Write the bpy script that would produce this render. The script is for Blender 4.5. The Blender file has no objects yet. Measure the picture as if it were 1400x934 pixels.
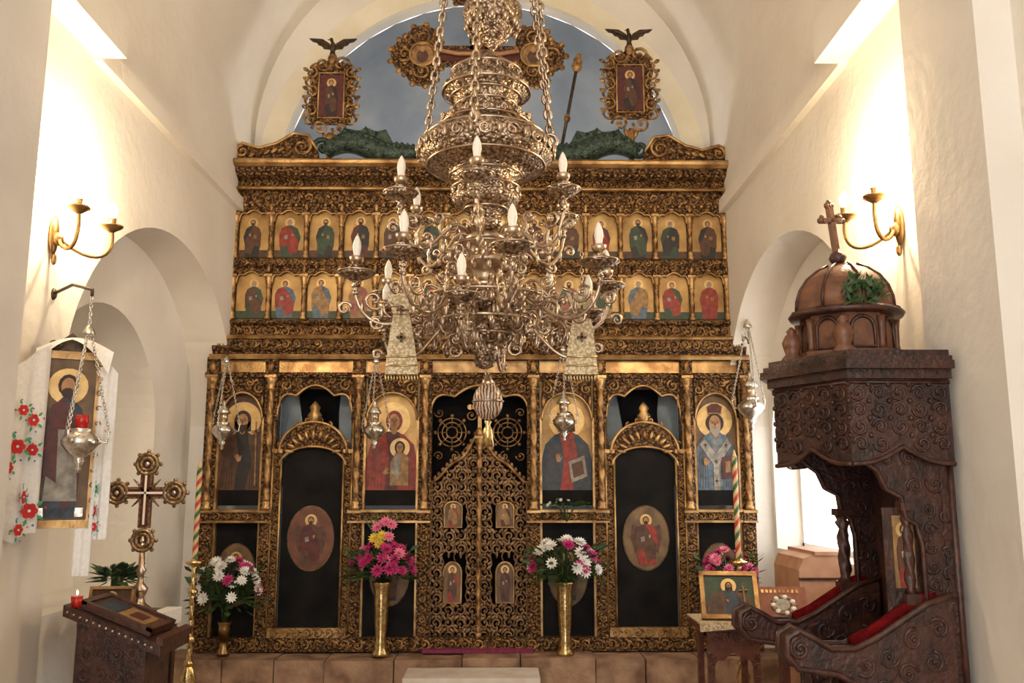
import bpy, math, random
from mathutils import Matrix, Vector
random.seed(7)
PI=math.pi
sin,cos=math.sin,math.cos
# ---------------------------------------------------------------- camera
F=1200.0; K=0.165; PIT=math.atan(K); YAW=math.atan(17/1200); CH=1.6
_f=Vector((sin(YAW)*cos(PIT),cos(YAW)*cos(PIT),sin(PIT)))
_r=Vector((cos(YAW),-sin(YAW),0)); _u=_r.cross(_f)
def W(u,v,Y):
    d=_f+_r*((u-700)/F)+_u*((467-v)/F); s=Y/d.y
    return Vector((d.x*s,Y,CH+d.z*s))
def Q(u,v,Y):
    p=W(u,v,Y); return (p.x,p.z)
cd=bpy.data.cameras.new('camera'); cd.lens=F/1400*36; cd.sensor_width=36
cam=bpy.data.objects.new('camera',cd); bpy.context.collection.objects.link(cam)
cam.location=(0,0,CH); cam.rotation_euler=(PI/2+PIT,0,-YAW); cd.clip_start=0.05
bpy.context.scene.camera=cam
# ---------------------------------------------------------------- materials
def mat(name,c1,c2=None,scale=12,rough=.5,metal=0,bump=0,kind='noise',bscale=None,emit=0,lo=.35,hi=.65,dist=.01,spec=None):
    m=bpy.data.materials.new(name); m.use_nodes=True
    nt=m.node_tree; N=nt.nodes; L=nt.links; bs=N['Principled BSDF']
    bs.inputs['Roughness'].default_value=rough; bs.inputs['Metallic'].default_value=metal
    bs.inputs['Base Color'].default_value=(*c1,1)
    if spec is not None: bs.inputs['Specular IOR Level'].default_value=spec
    if emit:
        bs.inputs['Emission Color'].default_value=(*c1,1); bs.inputs['Emission Strength'].default_value=emit
    tc=N.new('ShaderNodeTexCoord')
    def tex(k,sc):
        if k=='voronoi':
            t=N.new('ShaderNodeTexVoronoi'); t.inputs['Scale'].default_value=sc
            n=N.new('ShaderNodeTexNoise'); n.inputs['Scale'].default_value=sc*.6
            mx=N.new('ShaderNodeMix'); mx.data_type='VECTOR'; mx.inputs[0].default_value=.06*20/sc
            L.new(tc.outputs['Object'],mx.inputs[4]); L.new(n.outputs['Color'],mx.inputs[5]); L.new(tc.outputs['Object'],n.inputs['Vector'])
            L.new(mx.outputs[1],t.inputs['Vector']); return t.outputs['Distance']
        if k=='wave':
            t=N.new('ShaderNodeTexWave'); t.inputs['Scale'].default_value=sc; t.inputs['Distortion'].default_value=6
            t.inputs['Detail'].default_value=3; L.new(tc.outputs['Object'],t.inputs['Vector']); return t.outputs['Fac']
        t=N.new('ShaderNodeTexNoise'); t.inputs['Scale'].default_value=sc; t.inputs['Detail'].default_value=5
        L.new(tc.outputs['Object'],t.inputs['Vector']); return t.outputs['Fac']
    if c2:
        o=tex(kind,scale); r=N.new('ShaderNodeValToRGB')
        r.color_ramp.elements[0].position=lo; r.color_ramp.elements[0].color=(*c1,1)
        r.color_ramp.elements[1].position=hi; r.color_ramp.elements[1].color=(*c2,1)
        L.new(o,r.inputs[0]); L.new(r.outputs[0],bs.inputs['Base Color'])
    if bump:
        o=tex(kind,bscale or scale); b=N.new('ShaderNodeBump'); b.inputs['Strength'].default_value=bump; b.inputs['Distance'].default_value=dist
        if kind=='voronoi': b.invert=True
        L.new(o,b.inputs['Height']); L.new(b.outputs[0],bs.inputs['Normal'])
    return m
PLAS=mat('plaster_cream',(.77,.71,.625),(.86,.81,.73),1.3,.9,bump=.35,bscale=16,dist=.012)
PLW=mat('plaster_white',(.84,.80,.74),(.90,.87,.82),2,.9,bump=.35,bscale=16,dist=.012)
BAND=mat('arch_band_cream',(.80,.71,.52),(.88,.81,.65),3,.85)
APSE=mat('apse_blue_paint',(.24,.28,.33),(.38,.41,.44),1.3,.9,bump=.2)
FLOOR=mat('stone_floor',(.22,.16,.12),(.34,.26,.2),5,.5,bump=.2)
STONE=mat('rough_stone_step',(.17,.09,.055),(.38,.24,.15),6,.85,bump=.7,bscale=12,dist=.025)
MARB=mat('white_marble',(.58,.50,.43),(.72,.65,.58),7,.4)
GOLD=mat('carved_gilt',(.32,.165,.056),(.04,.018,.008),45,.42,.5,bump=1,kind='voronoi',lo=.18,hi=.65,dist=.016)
GOLD2=mat('gilt_relief',(.085,.038,.014),(.46,.26,.095),18,.36,.6,bump=.4,bscale=90)
GOLDF=mat('gilt_flat',(.24,.12,.04),(.60,.38,.16),8,.32,.6,bump=.25,bscale=60)
GOLDD=mat('gilt_dark',(.06,.03,.012),(.18,.10,.035),22,.5,.35,bump=.5,bscale=60)
GDOOR=mat('gilt_door_openwork',(.10,.052,.024),(.33,.20,.10),18,.42,.5,bump=.4,bscale=80)
IBG=mat('icon_gold_ground',(.28,.15,.045),(.62,.39,.14),6,.42,.35,lo=.3,hi=.7)
HALO=mat('icon_halo',(.58,.37,.14),(.72,.50,.22),20,.4,.4)
BLACK=mat('black_panel',(.003,.0028,.003),(.012,.010,.009),6,.6,spec=.12)
BLK2=mat('dark_curtain',(.003,.003,.004),(.007,.007,.008),6,.9,spec=.1)
GLIMPSE=mat('painted_apse_glimpse',(.14,.18,.21),(.28,.33,.37),4,.6)  # flat panel colour standing in for the sky-lit apse seen above the doors
SKIN=mat('icon_skin',(.34,.17,.08),(.46,.25,.12),30,.6)
HAIR=mat('icon_hair',(.035,.018,.01),None,rough=.6)
GREY=mat('icon_grey_beard',(.30,.26,.22),None,rough=.6)
def paint(n,c): return mat('icon_'+n,tuple(x*.4 for x in c),c,26,.5,lo=.3,hi=.7)
RED=paint('red',(.34,.035,.02)); DRED=paint('dark_red',(.12,.022,.018)); GRN=paint('green',(.045,.08,.04)); BLU=paint('blue',(.035,.06,.09))
DRK=paint('dark',(.025,.022,.02)); OCH=paint('ochre',(.38,.21,.07)); BRN=paint('brown',(.12,.05,.022)); WHT=paint('white',(.48,.42,.33)); PNK=paint('rose',(.38,.12,.08))
GBL=paint('grey_blue',(.20,.22,.23)); OMO=paint('omophorion',(.38,.35,.30)); BL2=paint('light_blue',(.10,.17,.24))
WOOD=mat('dark_carved_wood',(.022,.008,.006),(.065,.022,.013),12,.36,bump=.6,bscale=45,kind='noise')
WOODR=mat('walnut_relief',(.035,.012,.008),(.085,.03,.018),25,.35,bump=.3,bscale=60)
WOODD=mat('walnut_dome',(.10,.036,.018),(.20,.08,.036),18,.38,bump=.2,bscale=60)
WOODP=mat('pine_pinkish',(.46,.24,.15),(.56,.33,.22),8,.5)
SILV=mat('embossed_aged_brass',(.62,.48,.34),(.15,.09,.055),75,.32,.95,bump=.9,kind='voronoi',lo=.2,hi=.75,dist=.006)
SILP=mat('aged_brass',(.36,.26,.18),(.66,.52,.38),18,.28,.97,bump=.15,bscale=80)
SILB=mat('bright_silver',(.50,.46,.40),(.74,.70,.63),50,.25,.95,bump=.3,kind='voronoi',dist=.003)
BRAS=mat('brass',(.55,.38,.15),(.74,.56,.28),30,.24,.95,bump=.3,kind='voronoi',bscale=60,dist=.004)
BRD=mat('dark_brass',(.28,.16,.06),(.4,.25,.1),30,.3,.9)
CREAM=mat('candle_cream',(.88,.82,.70),None,rough=.4)
BULB=mat('bulb_glow',(1,.80,.50),None,emit=45)
REDG=mat('red_glass',(.45,.015,.01),None,rough=.15)
CANR=mat('candle_red',(.45,.05,.03),None,rough=.4); CANG=mat('candle_green',(.04,.12,.04),None,rough=.4); CANW=mat('candle_gold',(.62,.44,.22),None,rough=.4)
VELV=mat('red_velvet',(.07,.003,.004),(.15,.007,.008),30,.95,spec=.05); CARP=mat('purple_carpet',(.16,.015,.05),(.24,.03,.09),40,.9)
LINEN=mat('white_linen',(.80,.78,.74),(.88,.86,.83),60,.85,bump=.2,bscale=300)
BROC=mat('gold_brocade',(.66,.55,.36),(.40,.29,.15),90,.6,.25,bump=.5,kind='voronoi',dist=.003)
ERED=mat('embroidery_red',(.62,.03,.03),None,rough=.8); EGRN=mat('embroidery_green',(.06,.35,.15),None,rough=.8); EBLU=mat('embroidery_blue',(.1,.2,.55),None,rough=.8)
MAG=mat('petal_magenta',(.36,.012,.10),(.52,.03,.18),60,.6); PWH=mat('petal_white',(.82,.80,.76),None,rough=.6); PPK=mat('petal_pink',(.75,.2,.32),None,rough=.6)
PYE=mat('petal_yellow',(.8,.6,.08),None,rough=.6); LEAF=mat('leaf_green',(.015,.045,.01),(.05,.10,.025),30,.5); BGRN=mat('dragon_green',(.012,.03,.024),(.045,.075,.05),25,.4,.2,bump=.6,kind='voronoi',bscale=50)
EGGM=mat('painted_egg',(.13,.045,.02),(.55,.44,.32),26,.3,kind='wave'); PAPER=mat('paper',(.75,.70,.6),None,rough=.7)
LEAD=mat('window_frame_paint',(.8,.78,.74),None,rough=.5); BRZ=mat('dark_bronze',(.035,.022,.014),(.09,.06,.035),30,.4,.6)
WC=mat('cross_tarnished',(.17,.10,.05),(.36,.25,.14),60,.36,.7,bump=.4,kind='voronoi',dist=.004)
BROWNG=mat('medallion_ground',(.09,.05,.024),(.20,.12,.05),10,.5)
MEDR=mat('medallion_red',(.10,.03,.015),(.19,.07,.035),10,.5)
# ---------------------------------------------------------------- builder
class B:
    def __init__(s,name,parent=None):
        s.n=name;s.v=[];s.f=[];s.mi=[];s.sm=[];s.mats=[];s.cur=0;s.M=None;s.p=parent
    def m(s,mt):
        if mt not in s.mats: s.mats.append(mt)
        s.cur=s.mats.index(mt); return s
    def add(s,vs,fs,sm=False):
        o=len(s.v)
        if s.M is not None: vs=[s.M@Vector(p) for p in vs]
        s.v.extend([tuple(p) for p in vs])
        for f in fs: s.f.append(tuple(i+o for i in f)); s.mi.append(s.cur); s.sm.append(sm)
    def box(s,x0,x1,y0,y1,z0,z1):
        s.add([(x0,y0,z0),(x1,y0,z0),(x1,y1,z0),(x0,y1,z0),(x0,y0,z1),(x1,y0,z1),(x1,y1,z1),(x0,y1,z1)],
          [(0,1,5,4),(1,2,6,5),(2,3,7,6),(3,0,4,7),(4,5,6,7),(3,2,1,0)])
    def quad(s,a,b,c,d,sm=False): s.add([a,b,c,d],[(0,1,2,3)],sm)
    def plate(s,pts,y0,y1):
        n=len(pts); vs=[(p[0],y0,p[1]) for p in pts]+[(p[0],y1,p[1]) for p in pts]
        s.add(vs,[tuple(range(n)),tuple(range(2*n-1,n-1,-1))]+[(i,i+n,(i+1)%n+n,(i+1)%n) for i in range(n)])
    def slab(s,pts,z0,z1):
        n=len(pts); vs=[(p[0],p[1],z0) for p in pts]+[(p[0],p[1],z1) for p in pts]
        s.add(vs,[tuple(range(n)),tuple(range(2*n-1,n-1,-1))]+[(i,i+n,(i+1)%n+n,(i+1)%n) for i in range(n)])
    def disc(s,cx,cz,rx,rz,y,n=20,th=.002):
        s.plate([(cx+rx*cos(2*PI*i/n),cz+rz*sin(2*PI*i/n)) for i in range(n)],y,y+th)
    def mould(s,prof,x0,x1):
        n=len(prof); vs=[(x0,p[0],p[1]) for p in prof]+[(x1,p[0],p[1]) for p in prof]
        s.add(vs,[tuple(range(n)),tuple(range(2*n-1,n-1,-1))]+[(i,i+n,(i+1)%n+n,(i+1)%n) for i in range(n)])
    def lathe(s,prof,cx,cy,seg=16,lobes=0,amp=0,tw=0,sm=True):
        vs=[];fs=[];n=len(prof)
        for j,(r,z) in enumerate(prof):
            for i in range(seg):
                a=2*PI*i/seg; rr=r*(1+amp*cos(lobes*a+tw*z)) if lobes else r
                vs.append((cx+rr*cos(a),cy+rr*sin(a),z))
        for j in range(n-1):
            for i in range(seg):
                k=(i+1)%seg; fs.append((j*seg+i,j*seg+k,(j+1)*seg+k,(j+1)*seg+i))
        fs.append(tuple(range(seg))[::-1]); fs.append(tuple((n-1)*seg+i for i in range(seg)))
        s.add(vs,fs,sm)
    def ell(s,c,r,nu=8,nv=6,rot=None):
        vs=[];fs=[]; c=Vector(c)
        for j in range(nv+1):
            ph=PI*j/nv
            for i in range(nu):
                a=2*PI*i/nu; p=Vector((r[0]*sin(ph)*cos(a),r[1]*sin(ph)*sin(a),r[2]*cos(ph)))
                if rot is not None: p=rot@p
                vs.append(c+p)
        for j in range(nv):
            for i in range(nu):
                k=(i+1)%nu; fs.append((j*nu+i,(j+1)*nu+i,(j+1)*nu+k,j*nu+k))
        s.add(vs,fs,True)
    def tube(s,path,r,seg=6,closed=False):
        P=[Vector(p) for p in path]; n=len(P); vs=[];fs=[]
        up=Vector((0,1,0)); prev=None
        for i in range(n):
            if closed: T=P[(i+1)%n]-P[i-1]
            else: T=P[min(i+1,n-1)]-P[max(i-1,0)]
            if T.length<1e-9: T=Vector((0,0,1))
            T.normalize()
            ref=prev if prev is not None else (up if abs(T.y)<.9 else Vector((1,0,0)))
            N1=ref-T*ref.dot(T)
            if N1.length<1e-6: N1=Vector((1,0,0))-T*T.x
            N1.normalize(); prev=N1; N2=T.cross(N1)
            rr=r(i/(n-1)) if callable(r) else r
            for k in range(seg):
                a=2*PI*k/seg; vs.append(P[i]+N1*rr*cos(a)+N2*rr*sin(a))
        for i in range(n if closed else n-1):
            j=(i+1)%n
            for k in range(seg):
                l=(k+1)%seg; fs.append((i*seg+k,i*seg+l,j*seg+l,j*seg+k))
        if not closed: fs.append(tuple(range(seg))[::-1]); fs.append(tuple((n-1)*seg+k for k in range(seg)))
        s.add(vs,fs,True)
    def scroll(s,cx,cz,R,a0,d,y,tr,turns=1.3,n=13):
        s.tube([(cx+R*(1-.82*i/n)*cos(a0+d*turns*2*PI*i/n),y,cz+R*(1-.82*i/n)*sin(a0+d*turns*2*PI*i/n)) for i in range(n+1)],lambda t:tr*(1-.35*t),5)
        s.ell((cx,y,cz),(R*.22,tr*1.3,R*.22),6,4)
    def leaf(s,cx,cz,l,w,ang,y,d=.008):
        s.ell((cx,y,cz),(l,d,w),6,4,Matrix.Rotation(-ang,3,'Y'))
    def chain(s,p0,p1,L=.03,r=.0035):
        p0=Vector(p0);p1=Vector(p1);d=p1-p0;n=max(2,int(d.length/(L*.75))); T=d.normalized()
        A=Vector((0,1,0)) if abs(T.y)<.9 else Vector((1,0,0)); A=(A-T*A.dot(T)).normalized(); C=T.cross(A)
        for i in range(n):
            c=p0+d*((i+.5)/n); S=A if i%2 else C
            s.tube([c+T*(L*.5*cos(2*PI*k/8))+S*(L*.3*sin(2*PI*k/8)) for k in range(8)],r,4,True)
    def done(s):
        me=bpy.data.meshes.new(s.n); me.from_pydata(s.v,[],s.f)
        for mt in s.mats: me.materials.append(mt)
        me.polygons.foreach_set('material_index',s.mi); me.polygons.foreach_set('use_smooth',s.sm); me.update()
        o=bpy.data.objects.new(s.n,me); bpy.context.collection.objects.link(o)
        if s.p: o.parent=s.p
        return o
def empty(n):
    o=bpy.data.objects.new(n,None); bpy.context.collection.objects.link(o); return o
def arch(a,b,zs,r,kind='round',n=24):
    c=(a+b)/2;h=(b-a)/2;out=[]
    for i in range(n+1):
        th=PI*i/n
        if kind=='round': z=r*sin(th)
        elif kind=='scallop': z=r*(.78*sin(th)**.8+.22*abs(cos(3*(th-PI/2))))
        else: z=r*(.7*sin(th)+.3*max(0,1-abs(cos(th))*1.8)**1.5)
        out.append((c-h*cos(th),zs+max(z,0)))
    return out
def spandrel(b,ar,ztop,P,dep):
    for i in range(len(ar)-1):
        (s0,z0),(s1,z1)=ar[i],ar[i+1]
        b.quad(P(s0,z0,0),P(s1,z1,0),P(s1,ztop,0),P(s0,ztop,0))
        b.quad(P(s0,z0,0),P(s1,z1,0),P(s1,z1,dep),P(s0,z0,dep),True)
# ================================================================ ROOM
CX=-.15; XL,XR=-2.17,1.87; ZV=4.6
def side_wall(name,xw,sg,inner,window):
    b=B(name).m(PLAS)
    def P(s,z,d): return (xw+sg*d,s,z)
    def R(y0,y1,z0,z1,d=0): b.quad(P(y0,z0,d),P(y1,z0,d),P(y1,z1,d),P(y0,z1,d))
    R(-3,.4,0,ZV);R(3.05,4.35,0,ZV);R(7.15,7.4,0,ZV)
    D=.33
    for (a,c) in ((.4,3.05),(4.35,7.15)):
        ar=arch(a,c,2.08,1.17,n=32); b.m(PLAS)
        spandrel(b,ar,ZV,P,D); b.m(PLW)
        for s in (a,c): b.quad(P(s,0,0),P(s,0,D),P(s,2.08,D),P(s,2.08,0))
        if a<1: R(a,c,0,3.4,D); continue
        if inner: ya,yb,sill,sp,ri,d2=4.72,6.42,.9,1.95,.8,.5
        else: ya,yb,sill,sp,ri,d2=4.9,7.08,1.12,1.95,.75,.25
        R(a,ya,0,3.4,D);R(yb,c,0,3.4,D);R(ya,yb,0,sill,D)
        spandrel(b,arch(ya,yb,sp,ri),3.4,lambda s,z,d:P(s,z,D+d),d2)
        for s in (ya,yb): b.quad(P(s,sill,D),P(s,sill,D+d2),P(s,sp,D+d2),P(s,sp,D))
        b.quad(P(ya,sill,D),P(yb,sill,D),P(yb,sill,D+d2),P(ya,sill,D+d2))
        if inner: b.m(PLAS); R(ya-.1,yb+.1,sill-.1,sp+ri+.1,D+d2)
    b.done()
side_wall('wall_left',XL,-1,True,False); side_wall('wall_right',XR,1,False,True)
for sd,xw,sg,pj in (('left',XL,1,.25),('right',XR,-1,.14)):
    t=B('trim_ledge_'+sd).m(PLAS)
    def bx(x0,x1,*r): t.box(min(x0,x1),max(x0,x1),*r)
    bx(xw-sg*.02,xw+sg*.05,4.4,7.38,3.84,3.95)
    bx(xw-sg*.02,xw+sg*.17,3.5,4.42,3.86,4.08)
    bx(xw-sg*.02,xw+sg*pj,2.95,3.5,0,4.0); bx(xw-sg*.02,xw+sg*(pj+.05),2.9,3.55,4.0,4.15)
    t.done()
b=B('ceiling').m(PLAS); n=40; R=2.02
for i in range(n):
    a0,a1=PI*i/n,PI*(i+1)/n
    b.quad((CX-R*cos(a0),-3,ZV+R*sin(a0)),(CX-R*cos(a1),-3,ZV+R*sin(a1)),(CX-R*cos(a1),7.4,ZV+R*sin(a1)),(CX-R*cos(a0),7.4,ZV+R*sin(a0)),True)
b.done()
b=B('floor').m(FLOOR); b.box(-3.2,2.9,-3,10,-.1,0); b.done()
b=B('wall_end').m(PLAS)
P=lambda s,z,d:(s,7.4+d,z)
Ri=1.80; Ro=1.99; spandrel(b,arch(CX-Ri,CX+Ri,4.2,Ri,n=40),6.9,P,.12)
b.quad(P(-2.8,0,0),P(CX-Ri,0,0),P(CX-Ri,6.9,0),P(-2.8,6.9,0)); b.quad(P(CX+Ri,0,0),P(2.6,0,0),P(2.6,6.9,0),P(CX+Ri,6.9,0))
b.m(BAND)
A0=arch(CX-Ri,CX+Ri,4.2,Ri,n=40);A1=arch(CX-Ro,CX+Ro,4.2,Ro,n=40)
for i in range(40):
    p,q,r_,s_=A0[i],A0[i+1],A1[i+1],A1[i]
    b.quad((p[0],7.35,p[1]),(q[0],7.35,q[1]),(r_[0],7.35,r_[1]),(s_[0],7.35,s_[1]),True)
    b.quad((p[0],7.35,p[1]),(q[0],7.35,q[1]),(q[0],7.4,q[1]),(p[0],7.4,p[1]),True)
    b.quad((s_[0],7.35,s_[1]),(r_[0],7.35,r_[1]),(r_[0],7.4,r_[1]),(s_[0],7.4,s_[1]),True)
b.done()
b=B('wall_apse').m(APSE); n=24
for i in range(n):
    a0,a1=PI*i/n,PI*(i+1)/n
    q=lambda a,z,k=1:(CX-Ri*cos(a)*k,7.52+Ri*sin(a)*k,z)
    b.quad(q(a0,0),q(a1,0),q(a1,4.2),q(a0,4.2),True)
    for j in range(10):
        e0,e1=PI/2*j/10,PI/2*(j+1)/10
        b.quad(q(a0,4.2+Ri*sin(e0),cos(e0)),q(a1,4.2+Ri*sin(e0),cos(e0)),q(a1,4.2+Ri*sin(e1),cos(e1)),q(a0,4.2+Ri*sin(e1),cos(e1)),True)
b.done()
b=B('window_1').m(LEAD)
xw=XR+.33+.22
for yy in (4.9,5.95,7.04): b.box(xw-.02,xw+.02,yy,yy+.04,1.12,2.5)
for zz in (1.12,1.80): b.box(xw-.02,xw+.02,4.9,7.08,zz,zz+.04)
b.done()
b=B('stone_platform').m(STONE)
x=-2.48
while x<2.15:
    w=random.uniform(.35,.7); x1=min(x+w,2.18)
    b.box(x+.004,x1-.004,6.72+random.uniform(-.03,.02),7.38,.0,.357+random.uniform(-.014,.001)); x=x1
b.done()
b=B('marble_step').m(MARB); b.box(*[W(552,915,6.4).x,W(738,915,6.4).x],6.32,6.68,0,.30); b.done()
# ================================================================ PAINTED FIGURES
def saint_full(b,cx,zb,w,h,y,robe,mant,beard=None,flip=1,wing=None):
    X=lambda p:[(cx+flip*a*w,zb+c*h) for a,c in p]
    if wing: b.m(wing); b.plate(X([(-.12,.7),(-.42,.78),(-.46,.5),(-.34,.2),(-.15,.45)]),y-.002,y); b.plate(X([(.12,.7),(.42,.78),(.46,.5),(.34,.2),(.15,.45)]),y-.002,y)
    b.m(HALO).disc(cx,zb+.86*h,.12*h,.12*h,y-.003,18,.003)
    b.m(robe).plate(X([(-.24,.0),(-.3,.3),(-.33,.55),(-.26,.71),(-.07,.79),(.07,.79),(.26,.71),(.36,.5),(.29,.3),(.26,.0)]),y-.005,y)
    b.m(mant).plate(X([(-.33,.58),(-.24,.73),(-.04,.79),(.12,.62),(.3,.38),(.28,.12),(.05,.05),(-.1,.3),(-.31,.25)]),y-.007,y)
    b.m(HAIR if beard!='grey' else GREY).disc(cx,zb+.865*h,.062*h,.075*h,y-.008,12)
    b.m(SKIN).disc(cx,zb+.855*h,.043*h,.062*h,y-.010,12)
    if beard: b.m(GREY if beard=='grey' else HAIR).disc(cx,zb+.815*h,.04*h,.035*h,y-.011,10)
    b.m(SKIN).disc(cx+flip*.1*w,zb+.55*h,.022*h,.035*h,y-.010,8); b.m(OMO if flip>0 else OCH).plate(X([(-.15,.44),(-.04,.46),(-.06,.55),(-.17,.53)]),y-.010,y)
def face(b,cx,cz,s,y,hair=HAIR,beard=None,veil=None,long=True):
    b.m(veil or hair).disc(cx,cz+.12*s,1.05*s,1.3*s if (veil or long) else 1.1*s,y,22,.002)
    if not veil and beard and long: b.m(hair).plate([(cx-1.0*s,cz),(cx-1.1*s,cz-1.2*s),(cx-.5*s,cz-1.3*s),(cx+.5*s,cz-1.3*s),(cx+1.1*s,cz-1.2*s),(cx+1.0*s,cz)],y,y+.002)
    b.m(SKIN).disc(cx,cz,.68*s,s,y-.003,20,.003); b.disc(cx,cz-1.1*s,.38*s,.5*s,y-.002,10)
    if beard: b.m(beard).plate([(cx-.66*s,cz-.25*s),(cx-.3*s,cz-.42*s),(cx,cz-.34*s),(cx+.3*s,cz-.42*s),(cx+.66*s,cz-.25*s),(cx+.55*s,cz-.95*s),(cx,cz-1.5*s),(cx-.55*s,cz-.95*s)],y-.006,y)
    b.m(HAIR)
    for k in (-1,1):
        b.disc(cx+k*.28*s,cz+.12*s,.13*s,.06*s,y-.007,8); b.plate([(cx+k*.1*s,cz+.26*s),(cx+k*.48*s,cz+.3*s),(cx+k*.48*s,cz+.35*s),(cx+k*.1*s,cz+.33*s)],y-.007,y)
    b.m(BRN).plate([(cx-.03*s,cz+.2*s),(cx+.05*s,cz+.2*s),(cx+.1*s,cz-.2*s),(cx-.08*s,cz-.2*s)],y-.008,y)
    b.m(RED).disc(cx,cz-.42*s,.18*s,.05*s,y-.009,8)
def hand(b,cx,cz,s,ang,y):
    b.m(SKIN)
    R2=lambda p:[(cx+a*cos(ang)*s-c*sin(ang)*s,cz+a*sin(ang)*s+c*cos(ang)*s) for a,c in p]
    b.plate(R2([(-.3,-.5),(.3,-.5),(.42,.15),(-.4,.2)]),y-.004,y)
    for k,l in enumerate((.75,.95,.9,.65)): x0=-.4+k*.205; b.plate(R2([(x0,.1),(x0+.17,.1),(x0+.15,.2+l*.8),(x0+.03,.2+l*.8)]),y-.006,y)
    b.plate(R2([(.3,-.2),(.42,-.3),(.8,.25),(.66,.34)]),y-.006,y)
def saint_half(b,cx,zb,w,h,y,robe,mant,kind):
    X=lambda p,f=1:[(cx+f*a*w,zb+c*h) for a,c in p]
    hs=.088*h
    b.m(HALO).disc(cx,zb+.77*h,.20*h,.20*h,y-.002,28)
    b.m(robe).plate(X([(-.47,0),(-.46,.25),(-.38,.48),(-.2,.6),(-.1,.64),(.1,.64),(.2,.6),(.38,.48),(.46,.25),(.47,0)]),y-.004,y)
    b.m(mant).plate(X([(-.47,.0),(-.46,.28),(-.38,.5),(-.2,.61),(-.12,.62),(-.05,.35),(-.12,0)]),y-.007,y)
    b.plate(X([(.47,.0),(.46,.28),(.38,.5),(.2,.61),(.12,.62),(.22,.3),(.1,.0)]),y-.007,y)
    b.m(BRN if mant is not BRN else DRK)
    for k in range(5): b.plate(X([(-.42+.06*k,.02),(-.41+.06*k,.02),(-.305+.03*k,.5),(-.315+.03*k,.5)]),y-.009,y)
    for k in range(5): b.plate(X([(.40-.05*k,.02),(.41-.05*k,.02),(.315-.03*k,.5),(.305-.03*k,.5)]),y-.009,y)
    if kind=='mary':
        face(b,cx+.03*w,zb+.75*h,hs,y-.008,veil=mant)
        b.m(HALO).disc(cx+.14*w,zb+.46*h,.11*h,.11*h,y-.011,20)
        b.m(OCH).plate(X([(-.02,.05),(.3,.05),(.3,.35),(.2,.42),(.08,.42),(-.02,.3)]),y-.014,y)
        b.m(OMO).plate(X([(0,.2),(.12,.1),(.16,.38),(.08,.41)]),y-.016,y)
        face(b,cx+.14*w,zb+.46*h,hs*.62,y-.016); hand(b,cx-.1*w,zb+.2*h,.055*h,-.6,y-.018)
    elif kind=='bishop':
        face(b,cx,zb+.73*h,hs*1.1,y-.008,hair=HAIR,beard=GREY,long=False)
        b.m(DRED).plate(X([(-.13,.845),(.13,.845),(.16,.92),(.06,.955),(-.06,.955),(-.16,.92)]),y-.019,y); b.m(OCH).plate(X([(-.14,.84),(.14,.84),(.14,.855),(-.14,.855)]),y-.021,y)
        b.m(OMO).plate(X([(-.34,.5),(-.24,.565),(0,.40),(.24,.565),(.34,.5),(.06,.28),(.06,0),(-.06,0),(-.06,.28)]),y-.012,y)
        b.m(BRN)
        for c in ((0,.31),(0,.10),(-.22,.495),(.22,.495)): b.plate(X([(c[0]-.04,c[1]-.007),(c[0]+.04,c[1]-.007),(c[0]+.04,c[1]+.007),(c[0]-.04,c[1]+.007)]),y-.014,y); b.plate(X([(c[0]-.01,c[1]-.028),(c[0]+.01,c[1]-.028),(c[0]+.01,c[1]+.028),(c[0]-.01,c[1]+.028)]),y-.014,y)
        b.m(DRED).plate(X([(.12,.12),(.36,.14),(.36,.38),(.12,.36)]),y-.017,y); b.m(OCH).plate(X([(.19,.19),(.29,.20),(.29,.32),(.19,.31)]),y-.019,y); hand(b,cx-.22*w,zb+.3*h,.06*h,.1,y-.016)
    elif kind=='christ':
        face(b,cx,zb+.75*h,hs,y-.008,beard=HAIR)
        b.m(OMO).plate(X([(.08,.08),(.36,.15),(.31,.38),(.03,.31)]),y-.012,y); b.m(BRN).plate(X([(.12,.13),(.31,.18),(.27,.33),(.08,.28)]),y-.014,y); hand(b,cx-.15*w,zb+.34*h,.065*h,.1,y-.014)
    else:
        face(b,cx,zb+.75*h,hs,y-.008,beard=HAIR); hand(b,cx-.05*w,zb+.34*h,.06*h,.5,y-.014)
        b.m(OCH).plate(X([(.3,.05),(.33,.05),(.3,.75),(.27,.75)]),y-.014,y); b.plate(X([(.2,.62),(.38,.64),(.38,.67),(.2,.65)]),y-.014,y)
def oval_icon(b,cx,cz,rx,rz,y,robe,mant,wing=None,bg=None):
    b.m(GOLDD).disc(cx,cz,rx*1.05,rz*1.05,y-.004,32,.006); b.m(bg or BRN).disc(cx,cz,rx,rz,y-.006,32,.006)
    saint_full(b,cx,cz-rz*.85,rx*1.5,rz*1.65,y-.006,robe,mant,'dark',1,wing)
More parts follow.
